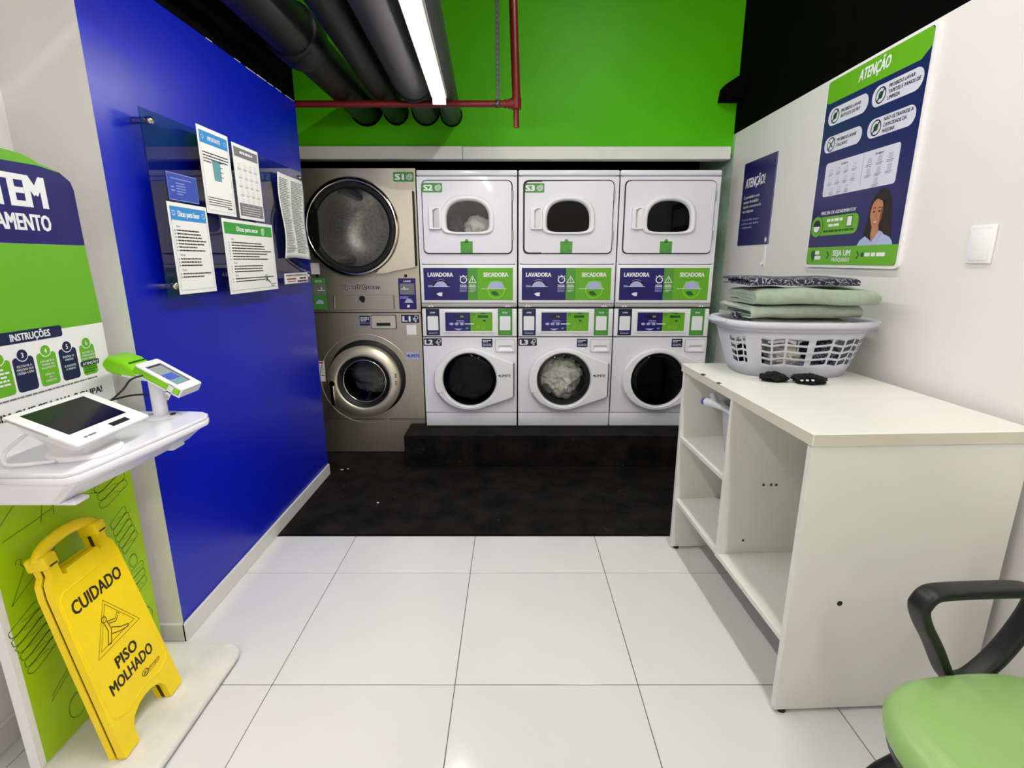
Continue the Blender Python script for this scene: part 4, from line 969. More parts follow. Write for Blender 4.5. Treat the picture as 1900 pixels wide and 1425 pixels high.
o, w_, h, a = sheet('printed_notice', 'white notice with blue IMPORTANTE heading and a measuring cup drawing', 2.088, 2.306, 1.578, 1.896)
a.rect('heading_band', 'print_skyblue', -w_+0.012, w_-0.012, h-0.060, h-0.016).text('heading', 'print_white', 'IMPORTANTE!', 0, h-0.046, 0.016, 0.088, 'c', 0.015)
a.stroke('frame_line', 'print_grey', rect(-w_+0.012, w_-0.012, 0.012, h-0.016), 0.0015, 1, True).ring('bubble_icon', 'print_white', -0.078, h-0.038, 0.008, 0.0065, 2, 16).ring('bubble_icon#r', 'print_white', 0.078, h-0.038, 0.008, 0.0065, 2, 16)
a.words('body_text#a', 'print_dark', -0.090, 0.090, h-0.090, 4, 0.011, 0.0042, 2, 0.3, seed=3).words('body_text#b', 'print_dark', -0.090, 0.080, 0.062, 4, 0.009, 0.0030, 2, 0.9, seed=4)
a.poly('cup_drawing', 'print_teal', [(-0.030, 0.205), (-0.024, 0.130), (0.022, 0.130), (0.024, 0.205)]).stroke('cup_drawing', 'print_grey', [(-0.034, 0.225), (-0.025, 0.129), (0.023, 0.129), (0.026, 0.225)], 0.0018, 2, True)
for k in range(4): a.rect('cup_drawing', 'print_dark', 0.020, 0.040, 0.145+0.018*k, 0.1475+0.018*k, 3)
a.words('body_text#c', 'print_dark', 0.045, 0.085, 0.030, 1, 0.01, 0.005, 2, 1, seed=8); a.flush()
o, w_, h, a = sheet('printed_notice', 'pale grey washing symbols notice with dark grey top and bottom bands', 2.334, 2.560, 1.576, 1.884)
a.rect('heading_band', 'print_grey', -w_+0.010, w_-0.010, h-0.052, h-0.014).rect('foot_band', 'print_grey', -w_+0.010, w_-0.010, 0.012, 0.066).words('heading', 'print_white', -0.055, 0.055, h-0.026, 1, 0.01, 0.010, 2, 1, seed=4)
for r_ in range(5):
    for c_ in range(4):
        x = -0.072 + 0.048*c_ + 0.004*(r_ % 2); z = h-0.085-0.036*r_
        a.ring('symbol', 'poster_grey', x, z, 0.008, 0.0068, 2, 10).words('symbol', 'poster_grey', x-0.016, x+0.016, z-0.012, 2, 0.005, 0.003, 2, 0.8, seed=r_*7+c_)
a.words('foot_text', 'print_white', -0.085, 0.085, 0.052, 4, 0.010, 0.0022, 2, 0.9, seed=5); a.flush()
o, w_, h, a = sheet('contact_card', 'small blue contact card above the washing tips notice', 1.868, 2.042, 1.603, 1.696, mat='card_blue')
a.stroke('card_edge', 'print_lilac', rect(-w_+0.002, w_-0.002, 0.002, h-0.002), 0.0018, 1, True).words('card_text', 'print_lilac', -0.066, 0.050, h-0.018, 1, 0.01, 0.0025, 2, 1, seed=2).words('card_text', 'print_lilac', -0.040, 0.012, h-0.032, 5, 0.009, 0.0028, 2, 0.7, seed=3).words('card_text', 'print_lilac', -0.070, -0.050, h-0.046, 2, 0.012, 0.004, 2, 1, seed=4); a.flush()
def tips(title, band, y0, y1, z0, z1, label, sp, tw):
    o, w_, h, a = sheet('printed_notice', label, y0, y1, z0, z1)
    k = 0.0; x0, x1 = -w_+0.012, w_-0.012
    a.rect('heading_band', band, x0, x1, h-0.060, h-0.014).text('heading', 'print_white', title, 0 if not sp else -0.02, h-0.046, 0.020, tw, 'c', 0.02).stroke('frame_line', 'print_grey', rect(x0, x1, 0.014, h-0.014), 0.0015, 1, True)
    if sp: a.stroke('heading_spiral', 'print_white', spiral(0.118, h-0.038, 0.018, 2.2), 0.0035, 2)
    else: a.ring('bubble_icon', 'print_white', x0+0.016, h-0.036, 0.009, 0.0072, 2, 16).ring('bubble_icon#r', 'print_white', x1-0.016, h-0.036, 0.009, 0.0072, 2, 16)
    z = h-0.078; sc = (x1-x0)
    for n, rows in (('Antes', 7), ('Durante', 3), ('Depois', 2)):
        a.text('section_heading#'+n, 'print_grey', n, x0+sc*0.10, z-0.006, 0.009, None, 'l', 0.0); z -= 0.014
        for r_ in range(rows):
            a.poly('bullet#%s%d' % (n, r_), 'print_grey', circ(x0+sc*0.05, z-0.003, 0.0032, 8), 2)
            a.words('body_text#'+n, 'print_dark', x0+sc*0.10, x0+sc*random.Random(r_*5+rows).uniform(0.62, 0.95), z, 1, 0.01, 0.0045, 2, 1, seed=r_+rows*3); z -= 0.0115
        z -= 0.004
    if sp:
        a.ring('key_drawing', 'print_grey', 0.108, 0.058, 0.016, 0.013, 2, 16).poly('key_drawing', 'deep_green', circ(0.112, 0.055, 0.008, 10), 2).stroke('key_drawing', 'print_grey', [(0.118, 0.050), (0.150, 0.034)], 0.008, 2).words('body_text', 'print_grey', 0.150, 0.200, 0.030, 2, 0.008, 0.004, 2, 0.7, seed=9)
    a.flush()
tips('Dicas para lavar', 'print_skyblue', 1.849, 2.082, 1.279, 1.596, 'white notice with blue Dicas para lavar heading', False, 0.130)
tips('Dicas para secar', 'print_paper_green', 2.181, 2.628, 1.258, 1.566, 'wide white notice with green Dicas para secar heading', True, 0.190)
# curled contract sheet
ctr = thing('contract_sheet', 'curled white sheet of dense small print at the far end of the glass', 'notice', (GX+0.003, 2.878, 1.405), PI/2)
g = MB(); n1, n2 = 14, 18; V = []
for i in range(n1+1):
    for j in range(n2+1):
        u, v = i/n1, j/n2
        x = -0.158 + 0.316*u + (-0.02*(1-v)**2 + 0.012*math.sin(v*5))*(1-u)*0.8
        y = -0.004 - 0.006*math.sin(v*6.5 + u*2) - 0.010*(u**3)*(1-v) - 0.012*((1-u)**4)
        V.append((x, y, 0.42*v + 0.006*math.sin(u*4)*(1-v)))
g.add(V, [(i*(n2+1)+j, (i+1)*(n2+1)+j, (i+1)*(n2+1)+j+1, i*(n2+1)+j+1) for i in range(n1) for j in range(n2)], 0, True)
sh_ = g.build('sheet', 'paper', ctr)
sm_ = sh_.modifiers.new('solid', 'SOLIDIFY'); sm_.thickness = 0.0006; sm_.offset = 1
rn = random.Random(9); mbp = MB()
def on_sheet(x, z):
    v = z/0.42; u = (x+0.158)/0.316
    return (x + (-0.02*(1-v)**2 + 0.012*math.sin(v*5))*(1-u)*0.8, -0.004 - 0.006*math.sin(v*6.5+u*2) - 0.010*(u**3)*(1-v) - 0.012*((1-u)**4) - 0.0022, z + 0.006*math.sin(u*4)*(1-v))
for r_ in range(44):
    z = 0.395 - r_*0.0085
    for xa, xb in ((-0.140, -0.008), (0.004, 0.140)):
        xx = xa; end = xb - rn.uniform(0, 0.04)
        while xx < end - 0.01:
            L_ = min(end-xx, rn.uniform(0.02, 0.05))
            mbp.add([on_sheet(xx, z), on_sheet(xx+L_, z), on_sheet(xx+L_, z+0.0032), on_sheet(xx, z+0.0032)], [(0, 1, 2, 3)]); xx += L_+0.004
mbp.build('small_print', 'print_grey', ctr)
o, w_, h, a = sheet('phone_label', 'small white phone number label at the lower corner of the glass', 2.712, 3.020, 1.276, 1.330, dx=0.0006)
a.text('lettering', 'print_dark', 'PROBLEMAS DE INSTRUÇÕES LIGUE', 0, 0.038, 0.010, 0.270, 'c', 0.006).rect('lettering', 'print_red', -0.130, -0.012, 0.020, 0.028, 2).words('lettering', 'print_grey', -0.12, -0.02, 0.014, 1, 0.01, 0.006, 2, 1).words('lettering', 'print_dark', 0.04, 0.13, 0.030, 1, 0.01, 0.009, 2, 1, seed=2).words('lettering', 'print_dark', 0.0, 0.14, 0.014, 1, 0.01, 0.010, 2, 1, seed=3); a.flush()

# ------------------------------------------------------------------ posters and plates on the right wall
po = thing('rules_poster', 'large navy and green ATENÇÃO poster with rules on the white wall', 'poster', (XR, 2.35, 1.365), -PI/2)
DZ = 1.365
bd_ = MB().plate([(x, z-DZ) for x, z in rrect(-0.325, 0.318, 1.365, 2.216, 0.022, 6)], -0.014, 0.0).build('board', 'white_plastic', po)
a = Art(po, -0.014, DZ)
a.poly('navy_field', 'poster_navy', rrect(-0.317, 0.306, 1.377, 2.206, 0.014, 5), 1)
a.poly('green_band', 'print_green', [(-0.317, 2.118), (-0.296, 2.108), (0.262, 2.108), (0.306, 2.140), (0.306, 2.192), (0.292, 2.206), (-0.303, 2.206), (-0.317, 2.192)], 2)
a.text('title', 'print_white', 'ATENÇÃO', 0.0, 2.142, 0.046, 0.190, 'c', 0.016, 3, slant=0.12)
for i, (x0, x1, z0, z1, ls) in enumerate(((-0.287, -0.008, 2.006, 2.082, ('PROIBIDO LAVAR', 'ARTIGOS DE PET')), (0.014, 0.290, 2.006, 2.086, ('PROIBIDO LAVAR', 'TAPETES E PANOS DE', 'LIMPEZA')), (-0.289, -0.020, 1.888, 1.958, ('PROIBIDO LAVAR', 'CALÇADOS')), (0.014, 0.281, 1.888, 1.962, ('NÃO ULTRAPASSE A', 'CAPACIDADE DA', 'MÁQUINA')))):
    k = '#%d' % i; zc = (z0+z1)/2
    a.poly('rule_pill'+k, 'poster_lilac', rrect(x0, x1, z0, z1, (z1-z0)*0.48, 8), 2)
    cx = x0 + 0.052
    a.ring('ban_icon'+k, 'ink_navy', cx, zc, 0.031, 0.026, 3, 28).stroke('ban_icon'+k, 'ink_navy', [(cx-0.020, zc-0.020), (cx+0.020, zc+0.020)], 0.0065, 4)
    a.poly('ban_drawing'+k, 'deep_green', [(cx-0.012, zc-0.014), (cx+0.010, zc-0.012), (cx+0.014, zc+0.010), (cx-0.004, zc+0.016), (cx-0.014, zc+0.006)], 3) if i != 2 else a.stroke('ban_drawing'+k, 'deep_green', [(cx-0.014, zc+0.012), (cx, zc-0.002), (cx+0.014, zc-0.014)], 0.006, 3)
    n = len(ls)
    for j, t in enumerate(ls): a.text('rule_lettering'+k, 'ink_navy', t, cx+0.042, zc + (n/2-j-1)*0.022 + 0.004, 0.0140, min(x1-cx-0.056, 0.0098*len(t)), 'l', 0.012, 3, slant=0.12)
a.rect('care_chart', 'poster_lilac', -0.252, 0.230, 1.690, 1.840, 2, 0.014)
a.text('chart_lettering#w', 'print_dark', 'Lavagem', -0.135, 1.818, 0.010, 0.048, 'l', 0.004, 3).text('chart_lettering#d', 'print_dark', 'Secagem', 0.090, 1.818, 0.010, 0.048, 'l', 0.004, 3).stroke('chart_divider', 'print_grey', [(0.018, 1.705), (0.018, 1.828)], 0.0015, 3)
for r_ in range(3):
    for c_ in range(4 if r_ < 2 else 3):
        x = -0.205 + 0.056*c_ + (0.02 if r_ == 2 else 0); z = 1.800 - 0.042*r_
        a.stroke('care_symbol#%d%d' % (r_, c_), 'print_grey', rect(x-0.008, x+0.008, z-0.007, z+0.007), 0.0016, 3, True).words('care_symbol#%d%d' % (r_, c_), 'print_grey', x-0.016, x+0.016, z-0.012, 2, 0.006, 0.003, 3, 0.8, seed=c_+r_*4)
    for c_ in range(3 if r_ < 2 else 1):
        x = 0.060 + 0.062*c_ + (0.055 if r_ == 2 else 0); z = 1.800 - 0.042*r_
        a.stroke('care_symbol#d%d%d' % (r_, c_), 'print_grey', rect(x-0.010, x+0.010, z-0.009, z+0.009), 0.0018, 3, True).ring('care_symbol#d%d%d' % (r_, c_), 'print_grey', x, z, 0.006, 0.0045, 3, 10).words('care_symbol#d%d%d' % (r_, c_), 'print_grey', x-0.02, x+0.02, z-0.014, 2, 0.006, 0.003, 3, 0.8, seed=c_+r_*4+20)
a.text('help_heading', 'print_white', 'PRECISA DE ATENDIMENTO?', -0.240, 1.608, 0.015, 0.255, 'l', 0.010, 3, slant=0.12)
a.poly('contact_pill', 'print_green', rrect(-0.300, 0.045, 1.512, 1.598, 0.030, 6), 2).poly('contact_emblem', 'print_green', circ(-0.262, 1.555, 0.048, 28), 3).ring('contact_emblem', 'deep_green', -0.262, 1.555, 0.050, 0.047, 4, 28)
a.poly('contact_emblem', 'ink_navy', circ(-0.262, 1.556, 0.030, 22), 5).poly('contact_emblem', 'print_white', [(-0.262+0.027*math.cos(PI+PI*i/14), 1.556+0.027*math.sin(PI+PI*i/14)) for i in range(15)], 6)
a.words('contact_lettering', 'print_white', -0.185, -0.050, 1.586, 1, 0.02, 0.013, 3, 1, seed=4).words('contact_lettering', 'print_white', -0.170, -0.075, 1.562, 1, 0.02, 0.011, 3, 1, seed=5).words('contact_lettering', 'deep_green', -0.205, 0.030, 1.536, 1, 0.02, 0.010, 3, 1, seed=6)
a.rect('code_frame', 'deep_green', -0.036, 0.004, 1.543, 1.591, 3, 0.005).rect('code_patch', 'print_white', -0.032, 0.000, 1.547, 1.587, 4, 0.004)
# portrait print
H = [(0.072, 1.468), (0.088, 1.475), (0.096, 1.53), (0.104, 1.575), (0.110, 1.62), (0.128, 1.655), (0.152, 1.674), (0.178, 1.680), (0.204, 1.670), (0.224, 1.640), (0.236, 1.600), (0.245, 1.55), (0.254, 1.50), (0.262, 1.475), (0.258, 1.459), (0.10, 1.459)]
a.poly('portrait_hair', 'hair', H, 2)
a.poly('portrait_shirt', 'shirt_blue', [(0.058, 1.4590), (0.072, 1.480), (0.102, 1.496), (0.128, 1.484), (0.150, 1.470), (0.200, 1.512), (0.214, 1.500), (0.250, 1.488), (0.268, 1.470), (0.272, 1.4590)], 3)
a.poly('portrait_skin', 'skin', [(0.146, 1.4700), (0.136, 1.500), (0.138, 1.540), (0.176, 1.540), (0.182, 1.512)], 4)
a.poly('portrait_shirt', 'print_lilac', [(0.146, 1.4592), (0.148, 1.472), (0.186, 1.516), (0.206, 1.508), (0.172, 1.4592)], 5)
a.poly('portrait_face', 'skin', [(0.154 + 0.037*math.cos(q)*(1 if math.sin(q) > -0.3 else 0.86), 1.585 + 0.062*math.sin(q)) for q in [2*PI*i/28 for i in range(28)]], 5)
a.poly('portrait_face_side', 'skin_dark', [(0.176, 1.535), (0.190, 1.560), (0.193, 1.590), (0.188, 1.620), (0.180, 1.600), (0.178, 1.565)], 6)
for x in (0.138, 0.170): a.poly('portrait_eyes', 'hair', circ(x, 1.592, 0.0065, 14, 0.004), 6).stroke('portrait_eyes', 'hair', [(x-0.010, 1.604), (x, 1.608), (x+0.010, 1.604)], 0.003, 6)
a.stroke('portrait_nose', 'skin_dark', [(0.155, 1.592), (0.151, 1.570), (0.158, 1.567)], 0.002, 6).poly('portrait_mouth', 'lip', [(0.138, 1.553), (0.154, 1.556), (0.170, 1.553), (0.154, 1.542)], 6).poly('portrait_mouth', 'print_white', [(0.142, 1.552), (0.154, 1.553), (0.166, 1.552), (0.154, 1.547)], 7)
a.poly('portrait_hair', 'hair', [(0.110, 1.600), (0.120, 1.640), (0.154, 1.660), (0.190, 1.645), (0.196, 1.610), (0.178, 1.632), (0.150, 1.642), (0.130, 1.632), (0.118, 1.606), (0.116, 1.560)], 7)
a.poly('green_foot', 'print_green', [(-0.317, 1.390), (-0.304, 1.377), (0.293, 1.377), (0.306, 1.390), (0.306, 1.459), (-0.317, 1.459)], 3)
a.poly('pin_logo', 'deep_green', [(-0.262, 1.388), (-0.240, 1.424), (-0.246, 1.440), (-0.262, 1.446), (-0.278, 1.440), (-0.284, 1.424)], 4).words('foot_lettering', 'print_white', -0.246, -0.196, 1.442, 2, 0.024, 0.017, 5, 1, seed=3)
for x in (-0.150, 0.066): a.stroke('chevron#%.2f' % x, 'deep_green', [(x, 1.436), (x+0.014, 1.421), (x, 1.406)], 0.008, 4)
a.text('foot_lettering#s', 'print_white', 'SEJA UM', -0.105, 1.418, 0.026, 0.128, 'l', 0.014, 4).text('foot_lettering#s', 'print_white', 'FRANQUEADO', -0.105, 1.392, 0.018, 0.128, 'l', 0.010, 4).poly('foot_lettering#d', 'deep_green', circ(0.104, 1.421, 0.010, 14), 4).words('foot_lettering#u', 'print_white', 0.118, 0.262, 1.429, 1, 0.02, 0.015, 4, 1, seed=7)
a.flush()
ps = thing('soap_poster', 'small dark blue ATENÇÃO! poster near the machines', 'poster', (XR, 3.33, 1.490), -PI/2)
MB().box(-0.212, 0.212, -0.003, 0.0, 0.0, 0.508).build('sheet', 'poster_navy', ps)
a = Art(ps, -0.003, 1.490)
a.stroke('sheet_edge', 'print_lilac', [(0.210, 1.492), (0.210, 1.996)], 0.004, 1)
a.text('heading', 'print_white', 'ATENÇÃO!', -0.172, 1.845, 0.056, 0.262, 'l', 0.018, slant=0.0)
for j, (t, c_, wd) in enumerate((('É permitido o uso', 'print_white', 0.215), ('apenas de', 'print_white', 0.115), ('líquido concentrado', 'print_yellowish', 0.245), ('nas máquinas', 'print_white', 0.150))):
    a.text('message#%d' % j, c_, t, -0.176, 1.778-0.0285*j, 0.019, wd, 'l', 0.004)
    if j == 1: a.text('message#x', 'print_yellowish', 'sabão', -0.052, 1.778-0.0285, 0.019, 0.085, 'l', 0.008)
for j, (t, wd) in enumerate((('O uso de sabão em pó é', 0.238), ('proibido e pode danificar', 0.242), ('o equipamento.', 0.155))): a.text('message_foot#%d' % j, 'print_lilac', t, -0.176, 1.642-0.0235*j, 0.015, wd, 'l', 0.003)
a.poly('drop_logo', 'print_white', circ(0.178, 1.517, 0.012, 14, 0.015))
a.flush()
sw = thing('switch_plate', 'white blank switch plate on the wall above the counter', 'switch', (XR, 1.695, 1.388), -PI/2)
MB().box(-0.046, 0.046, -0.009, 0.0, 0.0, 0.120, 0.004, 3).build('plate', 'white_plastic', sw)
MB().box(-0.036, 0.036, -0.0105, -0.008, 0.010, 0.110, 0.003, 2).build('blank_cover', 'white_plastic', sw)
hk = thing('wall_hook', 'tiny white adhesive hook under the small blue poster', 'hook', (XR, 3.150, 1.360), -PI/2)
MB().box(-0.016, 0.016, -0.004, 0.0, 0.0, 0.125, 0.002, 2).build('hook_pad', 'white_plastic', hk)
MB().tube(smooth_path([(0, -0.004, 0.040), (0, -0.010, 0.020), (0, -0.018, 0.012), (0, -0.024, 0.022)]), 0.003, 8).build('hook_arm', 'white_plastic', hk)

# ------------------------------------------------------------------ white folding counter with shelves
cang = math.atan2(0.828-0.785, 2.310-1.335)
cn = thing('counter', 'white laminate folding counter with open shelves', 'counter', (0.785, 2.310, 0.0), 0.0)
cn.rotation_euler = (0, 0, cang)
# local: x into the counter (to the right wall), y = -s along the length towards the camera
LN, DP, TK = 0.976, 0.640, 0.022
MB().box(-0.006, DP+0.005, -LN-0.008, 0.006, 0.900, 0.936, 0.0015, 1).build('worktop', 'counter_white', cn)
MB().box(-0.0072, -0.0060, -LN-0.006, 0.004, 0.9015, 0.9345).build('edge_band', 'counter_edge', cn)
MB().box(-0.004, DP+0.004, -LN-0.0092, -LN-0.0080, 0.9015, 0.9345).build('edge_band', 'counter_edge', cn)
MB().box(0.0, DP, -TK, 0.0, 0.012, 0.8995, 0.001, 1).build('side_panel', 'counter_white', cn)
MB().box(0.0, DP, -LN, -LN+TK, 0.012, 0.8995, 0.001, 1).build('side_panel', 'counter_white', cn)
MB().box(0.0, DP-0.02, -0.497, -0.479, 0.250, 0.8995, 0.001, 1).build('divider', 'counter_white', cn)
MB().box(DP-0.018, DP-0.002, -LN+TK, -TK, 0.250, 0.8995).build('back_panel', 'counter_white', cn)
MB().box(0.003, DP-0.019, -0.479, -TK, 0.570, 0.590, 0.001, 1).build('shelf', 'counter_white', cn)
MB().box(0.003, DP-0.019, -0.479, -TK, 0.252, 0.272, 0.001, 1).build('shelf', 'counter_white', cn)
MB().box(0.003, DP-0.019, -LN+TK, -0.498, 0.248, 0.268, 0.001, 1).build('shelf', 'counter_white', cn)
for x in (0.03, DP-0.05):
    for y in (-0.011, -LN+0.011): MB().cyl((x, y, 0.0), (x, y, 0.013), 0.013, n=14).build('foot', 'rubber', cn)
for x, y, z in ((0.155, -0.4985, 0.560), (0.185, -0.4985, 0.560), (0.205, -0.4985, 0.559), (0.10, -0.4985, 0.325)):
    MB().cyl((x, y+0.001, z), (x, y-0.0006, z), 0.005, n=10).build('screw_hole', 'chip_dark', cn)
MB().cyl((0.155, -LN+0.001, 0.395), (0.155, -LN-0.001, 0.395), 0.0085, n=14).build('screw_cap', 'rubber', cn)
for s0, L_ in ((0.215, 0.03), (0.37, 0.022)):
    MB().box(-0.0085, 0.004, -s0-L_, -s0, 0.9330, 0.9366).build('edge_chip', 'chip_dark', cn)
CW = cn.matrix_world
def cw(x, s, z):  # counter-local to world
    c_, s_ = math.cos(cang), math.sin(cang)
    return (0.785 + x*c_ + s*s_, 2.310 + x*s_ - s*c_, z)

# translucent tub on the upper shelf
tp = cw(0.285, 0.300, 0.5905)
tub = thing('plastic_tub', 'translucent plastic tub with a blue button on the counter shelf', 'tub', tp, cang)
L = [[(x, y, z) for x, y in sup(0, 0, a_, b_, 4.0, 48)] for a_, b_, z in ((0.165, 0.095, 0.0), (0.175, 0.104, 0.006), (0.182, 0.118, 0.06), (0.190, 0.140, 0.17), (0.193, 0.147, 0.20), (0.189, 0.143, 0.20), (0.178, 0.114, 0.06), (0.171, 0.100, 0.010), (0.155, 0.085, 0.008))]
MB().loft(L, True, True).build('body', 'tub_plastic', tub)
L = [[(x, y, z) for x, y in sup(0, 0, a_, b_, 4.0, 48)] for a_, b_, z in ((0.192, 0.146, 0.190), (0.204, 0.157, 0.193), (0.206, 0.159, 0.212), (0.198, 0.152, 0.222), (0.188, 0.142, 0.218))]
MB().loft(L, False, False).build('rim', 'tub_rim', tub)
MB().tube(smooth_path([(-0.190, 0.060, 0.205), (-0.208, 0.115, 0.205), (-0.226, 0.158, 0.203)]), [0.017]*12+[0.019], 12).build('handle', 'tub_rim', tub)
MB().tube(smooth_path([(-0.205, 0.110, 0.215), (-0.212, 0.125, 0.235), (-0.214, 0.130, 0.248)]), 0.013, 10).build('handle_lug', 'tub_rim', tub)
MB().cyl((-0.227, 0.160, 0.2030), (-0.233, 0.172, 0.2025), 0.0165, n=24).build('blue_button', 'button_blue', tub)
wad('bagged_cloth', 'linen_white', (0.0, 0.0, 0.090), 0.145, 0.080, 0.078, 15, 0.25, 2.5, tub)
for o in list(tub.children):
    if o.name.startswith('bagged'): o.parent = None; o.location = tp; o.rotation_euler = (0, 0, cang); tag(o, 'white cloth packed inside the translucent tub', 'laundry')

# ------------------------------------------------------------------ laundry basket with folded towels
BX, BY, BZ = 1.165, 2.165, 0.9365
bk = thing('laundry_basket', 'oval translucent white laundry basket with slotted sides on the counter', 'basket', (BX, BY, BZ), R(-3))
NA, rows = 192, 4
def bl(z):        # half axes of the basket wall at height z
    k = z/0.215; return 0.215 + 0.070*k**0.8, 0.150 + 0.048*k**0.8
def bpt(i, z, off=0.0):
    a_, b_ = bl(z); t = 2*PI*i/NA; e = 3.0; c, s_ = math.cos(t), math.sin(t)
    return ((a_+off)*math.copysign(abs(c)**(2/e), c), (b_+off)*math.copysign(abs(s_)**(2/e), s_), z)
zs = [0.0, 0.012, 0.050]
zrow = []
for r_ in range(rows):
    z0 = 0.052 + r_*0.028; zrow += [z0, z0+0.019]
zl = [0.004, 0.045] + zrow + [0.170, 0.190]
V = []; F = []
for z in zl:
    for i in range(NA):
        ch = 0.008*abs(((i/12.0) % 1.0)*2-1) if 0.05 <= z <= 0.165 else 0.0
        V.append(bpt(i, z + (0.008 - ch if 0.05 <= z <= 0.165 else 0)))
for k in range(len(zl)-1):
    hole_row = k >= 2 and (k-2) % 2 == 0 and k-2 < rows*2
    for i in range(NA):
        sec = (i % 6) not in (0,)
        t = i/NA*360
        plain = (abs(((t-228+180) % 360)-180) < 9) or (abs(((t-48+180) % 360)-180) < 9) or (abs(((t+180) % 360)-180) < 10) or (abs(((t-180+180) % 360)-180) < 10)
        if hole_row and sec and not plain: continue
        j = (i+1) % NA
        F.append((k*NA+i, k*NA+j, (k+1)*NA+j, (k+1)*NA+i))
m_ = MB(); m_.add(V, F, 0, True)
wl_ = m_.build('slotted_wall', 'basket_plastic', bk, weld=True)
md = wl_.modifiers.new('solid', 'SOLIDIFY'); md.thickness = 0.0022; md.offset = -1
L = [[bpt(i, 0.004, o_)[:2] + (z,) for i in range(0, NA, 3)] for o_, z in ((0.0, 0.006), (-0.006, 0.0), (-0.016, 0.0), (-0.016, 0.004), (-0.002, 0.008))]
MB().loft(L, False, False).add([bpt(i, 0.004, -0.014)[:2] + (0.003,) for i in range(0, NA, 3)], [tuple(range(NA//3))]).build('bottom', 'basket_plastic', bk)
L = [[bpt(i, 0.190, o_)[:2] + (z,) for i in range(0, NA, 2)] for o_, z in ((0.0, 0.188), (0.003, 0.206), (0.012, 0.210), (0.026, 0.208), (0.030, 0.200), (0.030, 0.222), (0.024, 0.229), (0.006, 0.229), (-0.001, 0.222), (-0.002, 0.190))]
MB().loft(L, False, False).build('rim', 'basket_plastic', bk)
for s in (-1, 1):
    q = []
    for k in range(13):
        t = -0.5 + k/12; q.append((s*(0.300 + 0.030*math.cos(t*PI)), t*0.22, 0.222))
    MB().strap(q, 0.010, 0.012, (0, 0, 1)).build('handle', 'basket_plastic', bk)

def towel(name, label, mat, c, Lx, Dy, k, t, rz, seed, group=None, amp=0.006):
    """cloth folded k times: nested U folds with the bend facing the room"""
    o = thing(name, label, 'towel' if 'towel' in name else 'clothes', c, rz, group); mb = MB(); nx = 28
    for i in range(k):
        rr = (k-i-0.5)*t; zc = k*t; yc = -Dy/2 + k*t
        path = [(Dy/2 - 0.01*i - 0.004*((seed+i) % 3), zc - rr)] + [(yc + (Dy/2-yc)*(1-q/5), zc-rr) for q in range(1, 5)]
        path += [(yc - rr*math.sin(PI*q/10), zc - rr*math.cos(PI*q/10)) for q in range(0, 11)]
        path += [(yc + (Dy/2-yc)*(q/5), zc+rr) for q in range(1, 5)] + [(Dy/2 - 0.012*i, zc + rr)]
        A = []; B = []
        for q in range(len(path)):
            a_ = path[max(q-1, 0)]; b_ = path[min(q+1, len(path)-1)]; dy, dz = b_[0]-a_[0], b_[1]-a_[1]; n_ = math.hypot(dy, dz)
            ny, nz = -dz/n_*t*0.46, dy/n_*t*0.46
            A.append((path[q][0]+ny, path[q][1]+nz)); B.append((path[q][0]-ny, path[q][1]-nz))
        loop = A + B[::-1]; loops = []
        x_in = 0.010*i + 0.006*math.sin(seed+i*2)
        for xi in range(nx+1):
            u = xi/nx; x = -Lx/2 + x_in + (Lx - x_in - 0.008*i)*u
            end = min(u, 1-u); kk = 1.0 if end > 0.03 else 0.8 + 0.2*end/0.03
            lp = []
            for yy, zz in loop:
                p = Vector((x*9, yy*9, zz*14 + seed*5 + i)); q2 = Vector((x*4.5, yy*3, seed*7.0))
                nn = noise.noise(p)*amp
                puff = 1 + 0.22*noise.noise(q2)*(0.4 if amp < 0.0065 else 1.0)
                lp.append((x + noise.noise(p*1.7)*amp*0.8, yy + nn + 0.020*noise.noise(q2 + Vector((3, 8, 1))), max(0.0, zz*kk*puff + noise.noise(p + Vector((9, 4, 2)))*amp - 0.004*math.sin(u*PI)*(zz/(2*zc)))))
            loops.append(lp)
        mb.loft(loops, True, True)
    mb.build('folded_cloth', mat, o)
    return o
T0 = BZ + 0.190
# clothes inside the basket
for i, (mt, x, y, rx_, ry_, rz_, z, lb) in enumerate((('linen_white', -0.03, -0.02, 0.075, 0.10, 0.050, 0.075, 'white cloth lying inside the slotted basket'), ('denim_print', 0.13, -0.02, 0.075, 0.10, 0.060, 0.082, 'dark patterned cloth inside the slotted basket'), ('cloth_black', -0.16, -0.01, 0.052, 0.09, 0.050, 0.070, 'black cloth inside the slotted basket'))):
    tag(wad('basket_cloth', mt, (BX+x, BY+y, BZ+z), rx_, ry_, rz_, 40+i, 0.3, 2.5, flat=-0.045), lb, 'clothes', 'clothes inside the laundry basket')
towel('folded_towel', 'loosely folded pale green towel at the bottom of the stack in the basket', 'towel_pale', (BX-0.010, BY-0.02, BZ+0.170), 0.40, 0.24, 2, 0.016, R(-1), 3, 'green towels stacked in the basket', 0.010)
towel('folded_towel', 'middle folded sage green towel of the stack in the basket', 'towel_green', (BX-0.025, BY-0.012, BZ+0.240), 0.43, 0.30, 3, 0.0085, R(3), 5, 'green towels stacked in the basket', 0.008)
towel('folded_towel', 'thick rolled sage green towel under the dark patterned cloth', 'towel_green', (BX+0.005, BY-0.030, BZ+0.293), 0.46, 0.33, 2, 0.0150, R(-5), 8, 'green towels stacked in the basket', 0.008)
towel('folded_garment', 'dark blue and white patterned garment on top of the towels', 'denim_print', (BX-0.035, BY-0.020, BZ+0.366), 0.41, 0.30, 2, 0.0080, R(-3), 11, None, 0.006)
